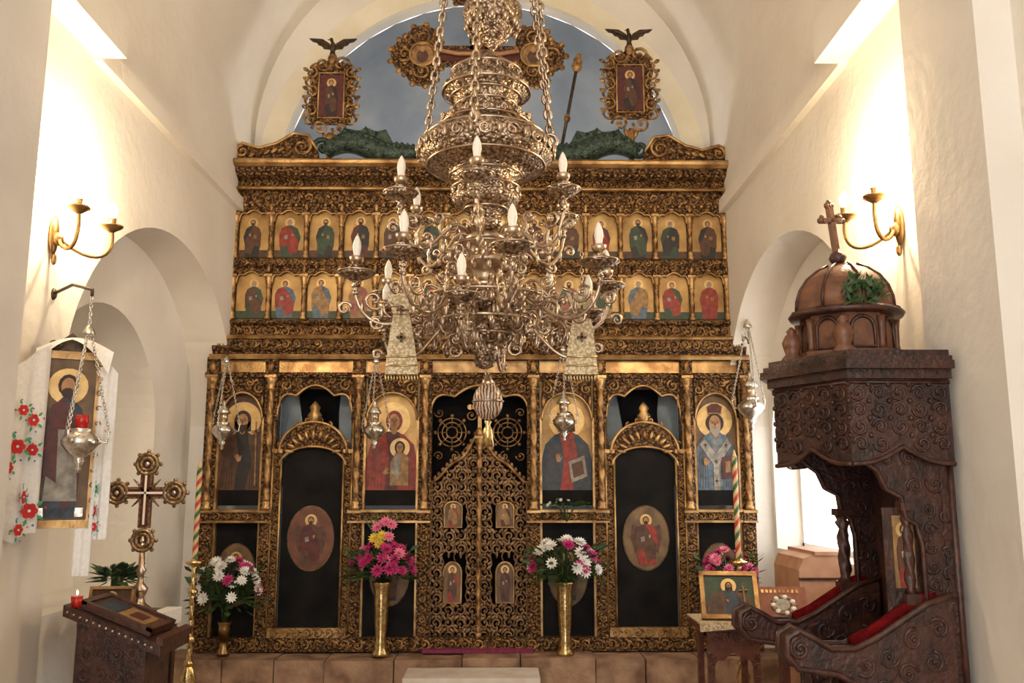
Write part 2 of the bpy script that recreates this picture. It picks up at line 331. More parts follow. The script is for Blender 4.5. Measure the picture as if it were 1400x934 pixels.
# ================================================================ ICONOSTASIS
ICO=empty('iconostasis'); IC=-.16
g=B('carved_frame',ICO)
def frieze(b,x0,x1,z,h,y,mt=GOLD2,step=None,tr=.008):
    b.m(mt); st=step or h*.9; n=max(2,int((x1-x0)/st)); st=(x1-x0)/n
    for i in range(n):
        c=x0+(i+.5)*st; s=1 if i%2 else -1
        b.scroll(c,z+s*h*.06,st*.42,-s*PI/2,s,y,tr,1.2,11)
        b.leaf(c+st*.45,z-s*h*.2,st*.26,h*.12,s*.8,y,.011); b.leaf(c+st*.1,z+s*h*.36,st*.3,h*.08,-s*.3,y,.010); b.leaf(c-st*.3,z-s*h*.38,st*.2,h*.08,s*.4,y,.010)
def vfrieze(b,x,z0,z1,w,y,mt=GOLD2,tr=.006):
    b.m(mt); st=w*.95; n=max(2,int((z1-z0)/st)); st=(z1-z0)/n
    for i in range(n):
        c=z0+(i+.5)*st; s=1 if i%2 else -1
        b.scroll(x+s*w*.05,c,w*.38,PI if s>0 else 0,s,y,tr,1.15,9); b.leaf(x-s*w*.3,c+st*.4,w*.24,w*.1,s*.9,y,.008)
def column(b,x,y,z0,z1,r,tw=60):
    b.m(GOLD2); nz=int((z1-z0)/.018)
    b.lathe([(r,z0+.06+(z1-z0-.14)*i/nz) for i in range(nz+1)],x,y,12,3,.2,tw)
    b.m(GOLDF).lathe([(r*1.6,z0),(r*1.6,z0+.02),(r*1.1,z0+.035),(r*1.4,z0+.05),(r,z0+.07)],x,y,12)
    b.lathe([(r,z1-.1),(r*1.3,z1-.09),(r*1.05,z1-.08),(r*1.3,z1-.05),(r*1.9,z1-.012),(r*1.7,z1)],x,y,12,4,.12)
    b.box(x-r*1.9,x+r*1.9,y-r*1.7,y+r*1.9,z1-.005,z1+.015)
UL,UR=-2.19,1.88; TOP=4.24
g.m(GOLDD); g.box(UL,UR,7.06,7.12,2.6,4.2)
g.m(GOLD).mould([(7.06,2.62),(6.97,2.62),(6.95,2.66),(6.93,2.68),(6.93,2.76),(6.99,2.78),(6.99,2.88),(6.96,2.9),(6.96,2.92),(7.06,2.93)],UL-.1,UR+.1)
g.m(GOLDF).mould([(7.0,2.755),(6.91,2.76),(6.90,2.775),(6.92,2.79),(7.0,2.79)],UL-.12,UR+.12)
g.mould([(7.0,2.62),(6.94,2.6),(6.93,2.625),(6.94,2.64),(7.0,2.64)],UL-.12,UR+.12)
frieze(g,UL-.08,UR+.08,2.72,.07,6.925,tr=.007,step=.085); frieze(g,UL,UR,2.835,.09,6.985,step=.1)
g.m(GOLD).mould([(7.06,3.37),(7.0,3.37),(6.98,3.40),(6.98,3.42),(7.0,3.44),(7.06,3.44)],UL,UR); frieze(g,UL,UR,3.405,.05,6.98,tr=.005,step=.07)
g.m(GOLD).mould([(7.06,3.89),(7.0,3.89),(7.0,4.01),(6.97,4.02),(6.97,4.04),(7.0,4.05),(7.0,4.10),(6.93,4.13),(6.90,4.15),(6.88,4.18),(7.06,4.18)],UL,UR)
frieze(g,UL,UR,3.95,.1,6.995,step=.11); frieze(g,UL,UR,4.08,.05,6.99,tr=.006,step=.07)
g.m(GOLDF).mould([(7.06,4.18),(6.86,4.18),(6.83,4.20),(6.82,4.22),(6.84,TOP),(7.06,TOP)],UL-.03,UR+.03)
g.mould([(7.0,4.015),(6.955,4.02),(6.95,4.03),(6.96,4.045),(7.0,4.045)],UL,UR)
for i in range(68):
    x=UL+.03+i*(UR-UL-.06)/67; g.m(GOLDF).ell((x,6.93,4.145),(.018,.018,.018),6,4); g.ell((x,6.985,3.89),(.014,.014,.014),6,4)
ic=B('icon_paintings',ICO)
cols=[(DRK,BRN),(GRN,RED),(DRK,GRN),(DRED,DRK),(BLU,BRN),(DRK,GRN),(BLU,DRED),(RED,BLU),(DRK,DRED),(GRN,BRN),(DRED,RED),(DRK,GRN),(GRN,DRK),(DRK,BRN)]
cols2=[(GRN,BRN),(BL2,RED),(BL2,OCH),(OCH,PNK),(BLU,RED),(RED,GRN),(BL2,RED),(GRN,OCH),(DRED,GRN),(BL2,PNK),(OCH,GRN),(BL2,OCH),(GRN,RED),(RED,RED)]
np_=14; sp=(UR-UL-.04)/np_
for row,(zb,zt,cc) in enumerate(((3.46,3.87,cols),(2.95,3.35,cols2))):
    for i in range(np_):
        x0=UL+.02+i*sp; x1=x0+sp; c=(x0+x1)/2
        ic.m(IBG).box(x0+.02,x1-.02,7.045,7.055,zb,zt); ic.m(GRN if row else BRN).box(x0+.02,x1-.02,7.04,7.046,zb,zb+.06)
        saint_full(ic,c+random.uniform(-.018,.018),zb-.0,.235*random.uniform(.88,1.1),(zt-zb)*random.uniform(.82,.87),7.043,*cc[i],beard=random.choice(['dark','grey',None,'dark']),flip=random.choice([1,-1]))
        ar=arch(x0+.025,x1-.025,zt-.12,.10,'scallop',24); g.m(GOLD)
        spandrel(g,ar,zt+.04,lambda s,z,d:(s,7.005+d,z),.04)
        g.m(GOLDF).tube([(s,7.0,z) for s,z in ar],.007,5)
        g.m(GOLD2); g.scroll(x0+.05,zt-.02,.026,0,1,7.0,.006,1.1,8); g.scroll(x1-.05,zt-.02,.026,PI,-1,7.0,.006,1.1,8); g.leaf(c,zt+.0,.03,.014,0,7.0)
    for i in range(np_+1):
        x=UL+.02+i*sp; column(g,x,7.0,zb-.02,zt-.06,.017); g.m(GOLD).box(x-.026,x+.026,6.985,7.05,zt-.05,zt+.05)
        g.m(GOLD2).leaf(x,zt,.018,.035,0,6.98)
LL,LR=IC-2.19,IC+2.19
g.m(GOLDD)
g.box(LL,LR,7.10,7.16,2.38,2.62)
g.m(GOLDF).mould([(7.1,2.50),(7.02,2.50),(7.02,2.60),(7.1,2.60)],LL,LR)
g.m(GOLD).mould([(7.1,2.46),(6.99,2.46),(6.98,2.48),(6.99,2.5),(7.1,2.5)],LL,LR)
g.m(GOLD).box(LL,LR,6.98,7.1,.36,.46); frieze(g,LL,LR,.41,.07,6.975,step=.1)
offs=[-2.125,-1.66,-.965,-.43,.43,.965,1.66,2.125]
for o in offs:
    x=IC+o
    g.m(GOLD).box(x-.05,x+.05,7.0,7.12,.4,2.62)
    column(g,x,6.985,1.42,2.46,.024,45); g.m(GOLD).box(x-.045,x+.045,6.96,7.0,2.46,2.62); g.m(GOLD2).leaf(x,2.54,.03,.05,0,6.955,.012)
    g.m(GOLD2).scroll(x-.022,2.50,.02,0,1,6.95,.006,1,8); g.scroll(x+.022,2.50,.02,PI,-1,6.95,.006,1,8)
    vfrieze(g,x,.48,1.32,.075,6.995); g.m(GOLD).box(x-.05,x+.05,6.96,7.0,1.32,1.42)
    g.m(GOLDF).box(x-.055,x+.055,6.95,7.0,1.395,1.415); g.box(x-.055,x+.055,6.95,7.0,1.32,1.335)
def panel(oc,hw,robe,mant,kind,bg,low,bot=1.45):
    x=IC+oc; a,c=x-hw,x+hw
    ic.m(bg).box(a,c,7.07,7.08,bot,2.46)
    ic.m(BLACK).box(a,c,7.052,7.07,bot,bot+.12)
    saint_half(ic,x,bot+.12,hw*2.05,.72,7.066,robe,mant,kind)
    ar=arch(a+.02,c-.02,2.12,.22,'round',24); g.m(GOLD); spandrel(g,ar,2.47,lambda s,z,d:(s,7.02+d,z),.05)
    g.m(GOLDF).tube([(s,7.015,z) for s,z in ar],.010,6); g.box(a,a+.02,7.01,7.07,bot-.03,2.14); g.box(c-.02,c,7.01,7.07,bot-.03,2.14)
    g.m(GOLD2)
    for k in (-1,1):
        g.scroll(x+k*hw*.72,2.37,.045,PI/2,k,7.01,.009); g.scroll(x+k*hw*.3,2.42,.035,PI/2,-k,7.01,.008); g.leaf(x+k*hw*.5,2.43,.05,.014,k*.5,7.01); g.leaf(x+k*hw*.85,2.27,.016,.05,0,7.01)
    g.m(GOLD).box(a,c,6.98,7.08,1.335,1.40); frieze(g,a,c,1.368,.05,6.975,step=.07,tr=.006); g.m(GOLDF).box(a,c,6.96,7.08,1.40,1.42); g.box(a,c,6.97,7.08,1.32,1.337)
    ic.m(BLACK).box(a,c,7.07,7.08,.46,1.33); g.m(GOLDF); g.box(a+.0,a+.02,7.03,7.07,.46,1.32); g.box(c-.02,c,7.03,7.07,.46,1.32)
    oval_icon(ic,x,.92,.15,.23,7.066,*low,None,BROWNG)
panel(-1.8925,.185,DRK,BRN,'john',BRN,(BRN,DRK)); panel(-.6975,.22,DRED,RED,'mary',IBG,(DRK,BRN))
panel(.6975,.22,RED,BLU,'christ',IBG,(DRK,BRN)); panel(1.8925,.185,GBL,BL2,'bishop',BROWNG,(BLU,BRN))
for o in (-1.3125,1.3125):
    x=IC+o; a,c=x-.30,x+.30; d=g
    ic.m(GLIMPSE).box(a-.02,c+.02,7.25,7.26,1.6,2.5)
    ic.m(BLK2).plate([(x-.17,1.6),(x+.17,1.6),(x+.15,2.2),(x+.17,2.46),(x-.2,2.46),(x-.14,2.1)],7.235,7.245)
    ar=arch(a,c,2.12,.28,'scallop',30); g.m(GOLD); spandrel(g,ar,2.47,lambda s,z,d:(s,7.02+d,z),.07)
    g.m(GOLDF).tube([(s,7.015,z) for s,z in ar],.010,6); g.m(GOLD2)
    for k in (-1,1):
        g.scroll(x+k*.24,2.40,.05,PI/2,k,7.01,.009); g.scroll(x+k*.13,2.44,.03,PI/2,-k,7.01,.007); g.leaf(x+k*.28,2.28,.014,.06,0,7.01)
        vfrieze(g,x+k*.28,.48,1.86,.055,7.005); g.m(GOLD).box(x+k*.28-.03,x+k*.28+.03,7.01,7.08,.46,1.88); g.m(GOLD).box(x+k*.315-.012,x+k*.315+.012,7.01,7.08,.46,2.14)
        g.m(GOLDF).tube([(x+k*.245,7.0,.5),(x+k*.245,7.0,1.80)],.009,6); g.tube([(x+k*.312,7.0,.5),(x+k*.312,7.0,2.1)],.008,6)
        g.m(GOLDF).box(x+k*.28-.04,x+k*.28+.04,6.99,7.08,1.86,1.89); g.m(GOLD2).scroll(x+k*.26,1.93,.03,0,k,7.0,.008)
    A=arch(x-.235,x+.235,1.78,.13,'round',24); d.m(BLACK).plate([(x-.235,.46)]+A+[(x+.235,.46)],7.04,7.06)
    oval_icon(ic,x,1.20,.175,.24,7.036,RED if o>0 else BRN,BRN if o>0 else DRED,BRN,BROWNG if o>0 else MEDR)
    d.m(GOLD); A2=arch(x-.26,x+.26,1.76,.15,'round',24)
    top=arch(x-.27,x+.27,1.86,.245,'round',24)
    for i in range(24):
        p,q=A2[i],A2[i+1];r_,s_=top[i+1],top[i]
        d.quad((p[0],7.0,p[1]),(q[0],7.0,q[1]),(r_[0],7.0,r_[1]),(s_[0],7.0,s_[1])); d.quad((s_[0],7.0,s_[1]),(r_[0],7.0,r_[1]),(r_[0],7.06,r_[1]),(s_[0],7.06,s_[1]))
    d.m(GOLDF).tube([(s,6.995,z) for s,z in A2],.010,6); d.tube([(s,6.995,z) for s,z in top],.012,6)
    for i in range(11):
        t=PI*(i+.5)/11; d.m(GOLDF).leaf(x-.19*cos(t),1.85+.155*sin(t),.045,.014,PI-t,6.992,.014)
    d.m(GOLD2)
    for k in (-1,1): d.scroll(x+k*.05,2.12,.035,PI/2,k,7.0,.009); d.scroll(x+k*.12,2.08,.028,PI/2,-k,7.0,.008)
    d.m(GOLDF).lathe([(.02,2.08),(.04,2.12),(.05,2.16),(.03,2.19),(.04,2.22),(.02,2.25),(.004,2.27)],x,7.02,10,5,.15)
    d.m(GOLDF).box(a,c,6.99,7.06,.46,.53); frieze(d,a,c,.495,.06,6.985,step=.08,tr=.006)
g.done()
# royal doors
r=B('royal_doors',ICO); x=IC
r.m(BLK2).box(x-.42,x+.42,7.2,7.21,.36,2.6)
ar=arch(x-.40,x+.40,2.10,.30,'scallop',36); r.m(GOLD); spandrel(r,ar,2.47,lambda s,z,d:(s,7.02+d,z),.06); r.m(GOLDF).tube([(s,7.012,z) for s,z in ar],.011,6)
r.m(GOLD2)
for k in (-1,1):
    r.scroll(x+k*.34,2.38,.05,PI/2,k,7.01,.009); r.scroll(x+k*.2,2.43,.03,PI/2,-k,7.01,.007); r.leaf(x+k*.27,2.43,.05,.012,k*.5,7.01)
def dtop(q):
    q=abs(q)/.385; return 1.62+.38*(1-q)**1.15+.04*cos(q*PI*3)*(1-q)
Yd=7.06
med=[(k*.205,z) for k in (-1,1) for z in (1.38,.86)]
for k in (-1,1):
    r.m(GDOOR)
    for i in range(4):
        for j in range(17):
            cx_=.048+i*.094; cz=.46+j*.094
            if cz+.04>dtop(cx_): continue
            if any(abs(k*cx_-mx)<.085 and abs(cz-mz)<(.11 if mz>1 else .17) for mx,mz in med): continue
            s=1 if (i+j)%2 else -1
            r.scroll(x+k*cx_,cz,.043,PI/2*s,s*k,Yd,.011,1.2,11)
            for (ax,az,l,w_,an) in ((.03,.04,.034,.014,.8*s),(-.03,.04,.034,.014,-.8*s),(0,-.047,.012,.03,0),(.035,-.02,.022,.012,-.6*s),(-.035,-.02,.022,.012,.6*s)): r.leaf(x+k*cx_+ax,cz+az,l,w_,an,Yd,.010)
    for i in range(1,5):
        xo=k*i*.094; pts=[]; z=.42
        while z<dtop(xo)-.02:
            if not any(abs(xo-mx)<.075 and abs(z-mz)<(.095 if mz>1 else .15) for mx,mz in med): pts.append((x+xo+.008*sin(z*64),Yd,z))
            else:
                if len(pts)>1: r.tube(pts,.006,5)
                pts=[]
            z+=.02
        if len(pts)>1: r.tube(pts,.006,5)
    r.m(GOLD2).tube([(x+k*q/20*.385,Yd-.005,dtop(q/20*.385)) for q in range(21)],.014,6)
    for q in range(1,12): r.m(GDOOR).ell((x+k*q/12*.385,Yd,dtop(q/12*.385)+.024),(.018,.012,.024),6,4)
    r.m(GOLDD).box(x+k*.385-.016,x+k*.385+.016,Yd-.02,Yd+.02,.40,1.64); r.box(x-.385,x+.385,Yd-.015,Yd+.015,.40,.44)
    vfrieze(r,x+k*.385,.44,1.62,.035,Yd-.02,tr=.004)
column(r,x,Yd-.02,.42,1.98,.020,50); r.m(GOLDF).ell((x,Yd-.02,2.02),(.03,.03,.045))
ri=B('royal_door_icons',ICO)
for mx,mz in med:
    hh=.10 if mz>1 else .155; A=arch(x+mx-.07,x+mx+.07,mz+hh*.45,hh*.55,'round',14); P_=[(x+mx-.07,mz-hh)]+A+[(x+mx+.07,mz-hh)]
    ri.m(BROWNG).plate(P_,Yd-.005,Yd+.01); ri.m(GOLDF).tube([(p[0],Yd-.008,p[1]) for p in P_],.008,5,True); saint_full(ri,x+mx,mz-hh*.92,.12,hh*1.8,Yd-.005,RED if mx<0 else DRED,OCH if mz>1 else BRN,None,1)
ri.done()
r.m(GOLD2); zt=2.03
for k in (-1,1):
    for rr in (.115,.08,.045): r.tube([(x+k*.225+rr*cos(2*PI*i/24),7.14,zt+.0+rr*sin(2*PI*i/24)) for i in range(24)],.006,5,True)
    for i in range(8): a=2*PI*i/8; r.tube([(x+k*.225+.045*cos(a),7.14,zt+.045*sin(a)),(x+k*.225+.115*cos(a),7.14,zt+.115*sin(a))],.005,5); r.ell((x+k*.225+.135*cos(a),7.14,zt+.135*sin(a)),(.016,.01,.016),6,4)
    r.scroll(x+k*.07,2.17,.045,0,k,7.14,.007); r.scroll(x+k*.33,2.19,.04,PI,-k,7.14,.006); r.scroll(x+k*.10,1.88,.04,0,-k,7.14,.006); r.scroll(x+k*.33,1.84,.04,PI,k,7.14,.006); r.scroll(x+k*.2,1.84,.04,PI/2,k,7.14,.006)
r.m(GOLDF).box(x-.015,x+.015,7.12,7.15,1.95,2.34); r.box(x-.07,x+.07,7.12,7.15,2.22,2.25)
for p in ((x,2.35),(x-.08,2.235),(x+.08,2.235)): r.disc(p[0],p[1],.022,.022,7.12,12,.03)
r.m(CARP).box(x-.42,x+.42,6.9,7.02,.36,.385)
r.done(); ic.done()
# crest
cr=B('carved_crest',ICO)
for k,xe in ((-1,UL),(1,UR)):
    xx=lambda d:xe-k*d; T_=TOP
    cr.m(GOLD).plate([(xx(-.02),T_),(xx(-.02),T_+.12),(xx(.06),T_+.16),(xx(.2),T_+.12),(xx(.34),T_+.16),(xx(.48),T_+.25),(xx(.6),T_+.23),(xx(.68),T_+.1),(xx(.70),T_)],6.93,6.99)
    cr.m(GOLDF).tube([(xx(a),6.925,T_+c) for a,c in ((-.02,.12),(.06,.16),(.2,.12),(.34,.16),(.48,.25),(.6,.23),(.68,.1))],.014,6)
    cr.m(GOLD2); cr.scroll(xx(.55),T_+.13,.085,PI/2,k,6.925,.018,1.6,18); cr.scroll(xx(.06),T_+.09,.055,PI/2,-k,6.925,.014,1.4,14)
    for i in range(6): cr.leaf(xx(.14+i*.06),T_+.06+.012*i,.045,.018,k*-.6,6.925,.014)
    cr.m(BGRN); x0=xe-k*.74
    thk=lambda t:.025+.075*sin(PI*min(1,t*.85+.16))
    path=[(x0-k*i*.046,6.95,T_+.085+.11*max(0,sin(i*.30+.1))*(1-i/40)) for i in range(22)]
    cr.tube(path,thk,10)
    for i in range(0,21):
        p=path[i]; cr.leaf(p[0],p[2]+thk(i/21)*.95,.032,.014,k*.9,6.95,.01)
        for q in (-.5,0,.5): cr.leaf(p[0]+(.02 if q else 0),p[2]+q*thk(i/21),.022,.014,k*.4,6.95-thk(i/21)*.85,.008)
    h=Vector(path[-1])+Vector((0,0,.03)); cr.ell(h+Vector((-k*.02,0,.02)),(.10,.06,.065),10,8); cr.ell(h+Vector((-k*.13,0,.03)),(.085,.04,.026),8,6); cr.ell(h+Vector((-k*.12,0,-.02)),(.06,.03,.016),8,6)
    cr.ell(h+Vector((k*.02,0,.09)),(.014,.012,.045),6,5); cr.scroll(x0+k*.02,T_+.14,.08,PI,k,6.95,.026,1.2,14)
    W1=[(x0-k*.25,T_+.15),(x0-k*.10,T_+.24),(x0-k*.15,T_+.30),(x0-k*.28,T_+.275),(x0-k*.33,T_+.31),(x0-k*.42,T_+.27),(x0-k*.5,T_+.29),(x0-k*.58,T_+.14)]
    cr.plate(W1,6.93,6.95)
    for i in range(5): cr.tube([(x0-k*.4,6.925,T_+.15),(W1[1+i][0],6.925,W1[1+i][1])],.008,5)
cr.m(GOLD)
cr.plate([(IC-.45,TOP),(IC+.45,TOP),(IC+.36,TOP+.1),(IC+.15,TOP+.16),(IC,TOP+.22),(IC-.15,TOP+.16),(IC-.36,TOP+.1)],6.93,6.99)
cr.done()
def eagle(b,x,y,z,s):
    b.m(BRZ); b.ell((x,y,z+.06*s),(.05*s,.05*s,.09*s),10,8); b.ell((x-.02*s,y-.03*s,z+.17*s),(.028*s,.032*s,.032*s),8,6); b.tube([(x-.04*s,y-.04*s,z+.165*s),(x-.075*s,y-.06*s,z+.15*s)],lambda t:.012*s*(1-t*.8),5)
    b.tube([(x,y,z+.1*s),(x-.015*s,y-.02*s,z+.16*s)],.026*s,6)
    for k in (-1,1):
        W_=[(x+k*.03*s,z+.03*s),(x+k*.05*s,z+.12*s),(x+k*.16*s,z+.19*s),(x+k*.36*s,z+.20*s),(x+k*.31*s,z+.155*s),(x+k*.25*s,z+.14*s),(x+k*.22*s,z+.10*s),(x+k*.17*s,z+.085*s),(x+k*.14*s,z+.04*s),(x+k*.09*s,z+.035*s)]
        b.plate(W_,y-.01,y+.01)
        for i in range(5): b.leaf(x+k*(.1+.045*i)*s,z+(.10+.018*i)*s,.05*s,.014*s,k*.5,y-.012,.010)
        b.tube([(x+k*.02*s,y,z),(x+k*.03*s,y-.02*s,z-.05*s)],.008*s,5)
    b.plate([(x-.03*s,z-.0*s),(x+.03*s,z),(x+.05*s,z-.09*s),(x-.05*s,z-.09*s)],y-.008,y+.008)
def crest_icon(u,v0,v1):
    x,zt_=Q(u,v0,6.97);zb=Q(u,v1,6.97)[1]; h=zt_-zb; w=h*.46
    b=B('crest_icon_panel',ICO); y=6.97
    b.m(GOLD).plate([(x-w*.42,zb+h*.22),(x+w*.42,zb+h*.22),(x+w*.50,zb+h*.4),(x+w*.42,zb+h*.55),(x+w*.50,zb+h*.72),(x+w*.40,zb+h*.84),(x+w*.15,zb+h*.88),(x,zb+h*.95),(x-w*.15,zb+h*.88),(x-w*.40,zb+h*.84),(x-w*.50,zb+h*.72),(x-w*.42,zb+h*.55),(x-w*.50,zb+h*.4)],y,y+.03)
    b.m(DRED).plate([(x-w*.26,zb+h*.30),(x+w*.26,zb+h*.30),(x+w*.26,zb+h*.74),(x-w*.26,zb+h*.74)],y-.004,y+.001)
    saint_full(b,x,zb+h*.31,w*.42,h*.40,y-.004,DRK,BRN,None)
    b.m(GOLDF).tube([(x-w*.28,y-.005,zb+h*.28),(x+w*.28,y-.005,zb+h*.28),(x+w*.28,y-.005,zb+h*.76),(x-w*.28,y-.005,zb+h*.76)],.009,5,True)
    b.m(GOLD2)
    for k in (-1,1):
        for i in range(6): b.scroll(x+k*w*.44,zb+h*(.26+i*.1),w*.15,PI/2,k*(1 if i%2 else -1),y-.005,.013,1.2,10); b.leaf(x+k*w*.57,zb+h*(.30+i*.1),.03,.018,k*.6,y,.012)
        b.scroll(x+k*w*.2,zb+h*.86,w*.18,0,k,y,.014); b.scroll(x+k*w*.22,zb+h*.17,w*.18,PI,k,y,.014); b.leaf(x+k*w*.4,zb+h*.84,.045,.02,-k*.6,y,.012); b.leaf(x+k*w*.1,zb+h*.07,.05,.02,k*1.2,y,.012)
    b.ell((x,y,zb+h*.92),(.04,.015,.05),8,6); b.ell((x,y,zb+h*.05),(.04,.02,.07),8,6)
    b.plate([(x-.03,zb),(x+.03,zb),(x+.02,TOP),(x-.02,TOP)],y,y+.03)
    eagle(b,x,y,zt_,.56); b.done()
crest_icon(455,70,198); crest_icon(860,57,192)
b=B('crest_crucifix',ICO); x,z=Q(655,76,6.97); y=6.97
b.m(GOLD).box(x-.38,x+.38,y,y+.04,z-.09,z+.09); b.box(x-.08,x+.08,y,y+.04,TOP,z+.55)
b.m(DRED).box(x-.36,x+.36,y-.006,y,z-.05,z+.05); b.box(x-.05,x+.05,y-.006,y,4.6,z+.5)
for cx_,cz,a0 in ((x-.48,z,PI),(x+.46,z,0),(x,z+.62,PI/2)):
    for da,rr in ((0,.15),(PI/2,.15),(-PI/2,.15)):
        px,pz=cx_+.12*cos(a0+da),cz+.12*sin(a0+da)
        b.m(GOLD).disc(px,pz,rr,rr,y-.01+da*.001,20,.04)
        b.m(GOLD2)
        for i in range(9): a=2*PI*i/9; b.ell((px+(rr+.01)*cos(a),y,pz+(rr+.01)*sin(a)),(.03,.016,.03),6,4)
        b.scroll(px+.03*cos(a0+da),pz+.03*sin(a0+da),.075,a0,1,y-.02,.014,1.4,14)
    b.m(GOLDF).tube([(cx_+.105*cos(2*PI*i/20),y-.022,cz+.105*sin(2*PI*i/20)) for i in range(20)],.012,5,True)
    b.m(OCH).disc(cx_,cz,.10,.10,y-.018,20,.02); b.m(BRN).disc(cx_,cz-.02,.05,.06,y-.022,12,.01); b.m(SKIN).disc(cx_,cz+.045,.022,.028,y-.025,10,.01)
for i in range(10):
    for k in (-1,1): b.m(GOLD2).scroll(x+k*(.10),4.5+i*.07,.03,PI/2,k,y,.008)
b.m(SKIN); b.tube([(x-.34,y-.03,z+.03),(x-.18,y-.03,z+.0),(x,y-.03,z+.0),(x+.18,y-.03,z),(x+.34,y-.03,z+.03)],.018,6); b.tube([(x,y-.03,z+.02),(x,y-.03,z-.15),(x+.01,y-.04,z-.3),(x,y-.03,z-.5)],lambda t:.045*(1-t*.55),8); b.ell((x,y-.04,z+.09),(.035,.035,.05))
b.done()
b=B('crest_staff',ICO).m(BRZ)
p0=W(768,200,6.97);p1=W(788,95,6.97);b.tube([p0,p1],.014,8)
d=(p1-p0).normalized(); b.m(GOLD2)
for t,rr in ((.0,.03),(.03,.045),(.08,.04),(.12,.025)): b.ell(p1+d*t,(rr,rr*.6,rr*1.1))
b.ell(p0+d*.25,(.03,.03,.04)); b.done()
# ================================================================ OIL LAMPS
def oil_lamp(x,y,z,s,top,name='hanging_oil_lamp',mt=SILB,red=False,wallp=None):
    b=B(name).m(mt)
    b.lathe([(.003,z-.16*s),(.016*s,z-.145*s),(.01*s,z-.125*s),(.03*s,z-.10*s),(.022*s,z-.085*s),(.055*s,z-.06*s),(.085*s,z-.02*s),(.088*s,z+.005*s),(.065*s,z+.035*s),(.05*s,z+.045*s),(.055*s,z+.055*s),(.055*s,z+.06*s),(.03*s,z+.065*s)],x,y,18,9,.03)
    b.m(REDG if red else SILP).lathe([(.03*s,z+.06*s),(.034*s,z+.10*s),(.036*s,z+.13*s),(.032*s,z+.13*s)],x,y,12)
    b.m(mt)
    if not red: b.lathe([(.05*s,z+.13*s),(.055*s,z+.14*s),(.03*s,z+.18*s),(.012*s,z+.2*s),(.016*s,z+.22*s),(.004*s,z+.24*s)],x,y,14)
    for i in range(3):
        a=2*PI*i/3+.5; rr=.085*s; q=(x+rr*cos(a),y+rr*sin(a),z+.0*s); b.ell(q,(.014*s,.014*s,.02*s),6,4)
        e=(x+.13*s*cos(a),y+.13*s*sin(a),z+.045*s)
        b.tube([q,(x+.12*s*cos(a),y+.12*s*sin(a),z-.01*s),e,(x+.11*s*cos(a),y+.11*s*sin(a),z+.06*s)],.006*s,5)
        b.chain(e,(x+.01*cos(a),y+.01*sin(a),z+.55*s),.02,.0025)
    b.lathe([(.004,z+.60*s),(.02*s,z+.58*s),(.032*s,z+.55*s),(.03*s,z+.545*s)],x,y,12)
    b.chain((x,y,z+.6*s),(x,y,top),.022,.0025)
    if wallp:
        wp=Vector(wallp); e=Vector((x,y,top)); mid=(wp+e)/2+Vector((0,0,.05)); b.m(BRZ).tube([wp,mid,e+Vector((0,0,.03)),e],.008,6); b.ell(wp,(.02,.02,.03))
    b.done()
for u,v,ts in ((305,588,1),(512,588,1),(771,576,1.05),(1027,556,1.2)):
    p=W(u,v,6.75); oil_lamp(p.x,p.y,p.z,ts*.95,Q(u,487 if u<1000 else 470,6.75)[1],wallp=(p.x,6.93,2.74))
# ================================================================ CHANDELIER
CY=3.5
def cz_(v):
    off=20-15*min(1,max(0,(v-380)/110)); off=off if v>60 else 20-(60-max(v,0))*.16
    return Q(662,v+off,CY)[1]
cxx=Q(664,300,CY)[0]; SC=CY/F*1.03
ch=B('chandelier')
def prof(l): return [(max(r*SC,.001),cz_(v)) for v,r in l]
ch.m(SILV)
ch.lathe(prof([(500,3),(496,12),(478,14),(474,18),(468,13),(462,16),(456,28),(446,36),(436,38),(428,24),(420,18),(414,30),(404,46),(392,48),(384,42),(378,26)]),cxx,CY,36,12,.05)
ch.m(SILP).lathe(prof([(378,24),(372,34),(368,20),(360,16),(350,22),(344,36),(338,38),(332,26),(326,14),(318,17),(310,28),(304,27),(300,20)]),cxx,CY,32)
ch.m(SILV).lathe(prof([(300,18),(294,24),(288,28),(282,22),(272,20),(268,28),(262,40),(254,46),(244,46),(236,42),(228,36),(224,48),(220,40),(216,62),(208,80),(200,90),(190,94),(180,92),(171,82),(164,70),(158,60),(154,50),(152,62),(147,64),(143,50),(136,44),(124,42),(114,48),(108,60),(102,62),(96,52),(84,48),(74,40),(66,28),(58,14),(52,8)]),cxx,CY,64,16,.022)
ch.m(SILP)
for v,rr in ((154,62),(108,62),(222,50),(172,84),(208,82),(268,30),(240,48),(82,50),(128,44),(116,50)):
    z=cz_(v); ch.tube([(cxx+rr*SC*cos(2*PI*i/36),CY+rr*SC*sin(2*PI*i/36),z) for i in range(36)],.005,6,True)
def vscroll(a,R0,z,rr,tr,d=1):
    pts=[]
    for k in range(12):
        q=rr*(1-.8*k/11); t=d*2.6*PI*k/11; aa=a+q*cos(t)/R0; pts.append((cxx+R0*cos(aa),CY+R0*sin(aa),z+q*sin(t)))
    ch.tube(pts,tr,5)
for i in range(16):
    a=2*PI*i/16
    for v,rr,s in ((190,95,.030),(150,64,.014),(246,47,.018),(126,43,.016),(86,49,.018),(398,48,.016),(448,37,.014)): vscroll(a,rr*SC,cz_(v),s,.005,1 if i%2 else -1)
    ch.ell((cxx+95*SC*cos(a+.2),CY+95*SC*sin(a+.2),cz_(190)),(.012,.012,.022),6,5); ch.ell((cxx+64*SC*cos(a),CY+64*SC*sin(a),cz_(146)),(.010,.010,.010),6,4)
ch.m(SILV).lathe([(.004,cz_(50)),(.02,cz_(44)),(.06,cz_(34)),(.11,cz_(18)),(.125,cz_(6)),(.12,cz_(-6)),(.07,cz_(-20)),(.05,cz_(-30)),(.07,cz_(-40)),(.02,cz_(-55))],cxx+.025,CY+.02,32,10,.04)
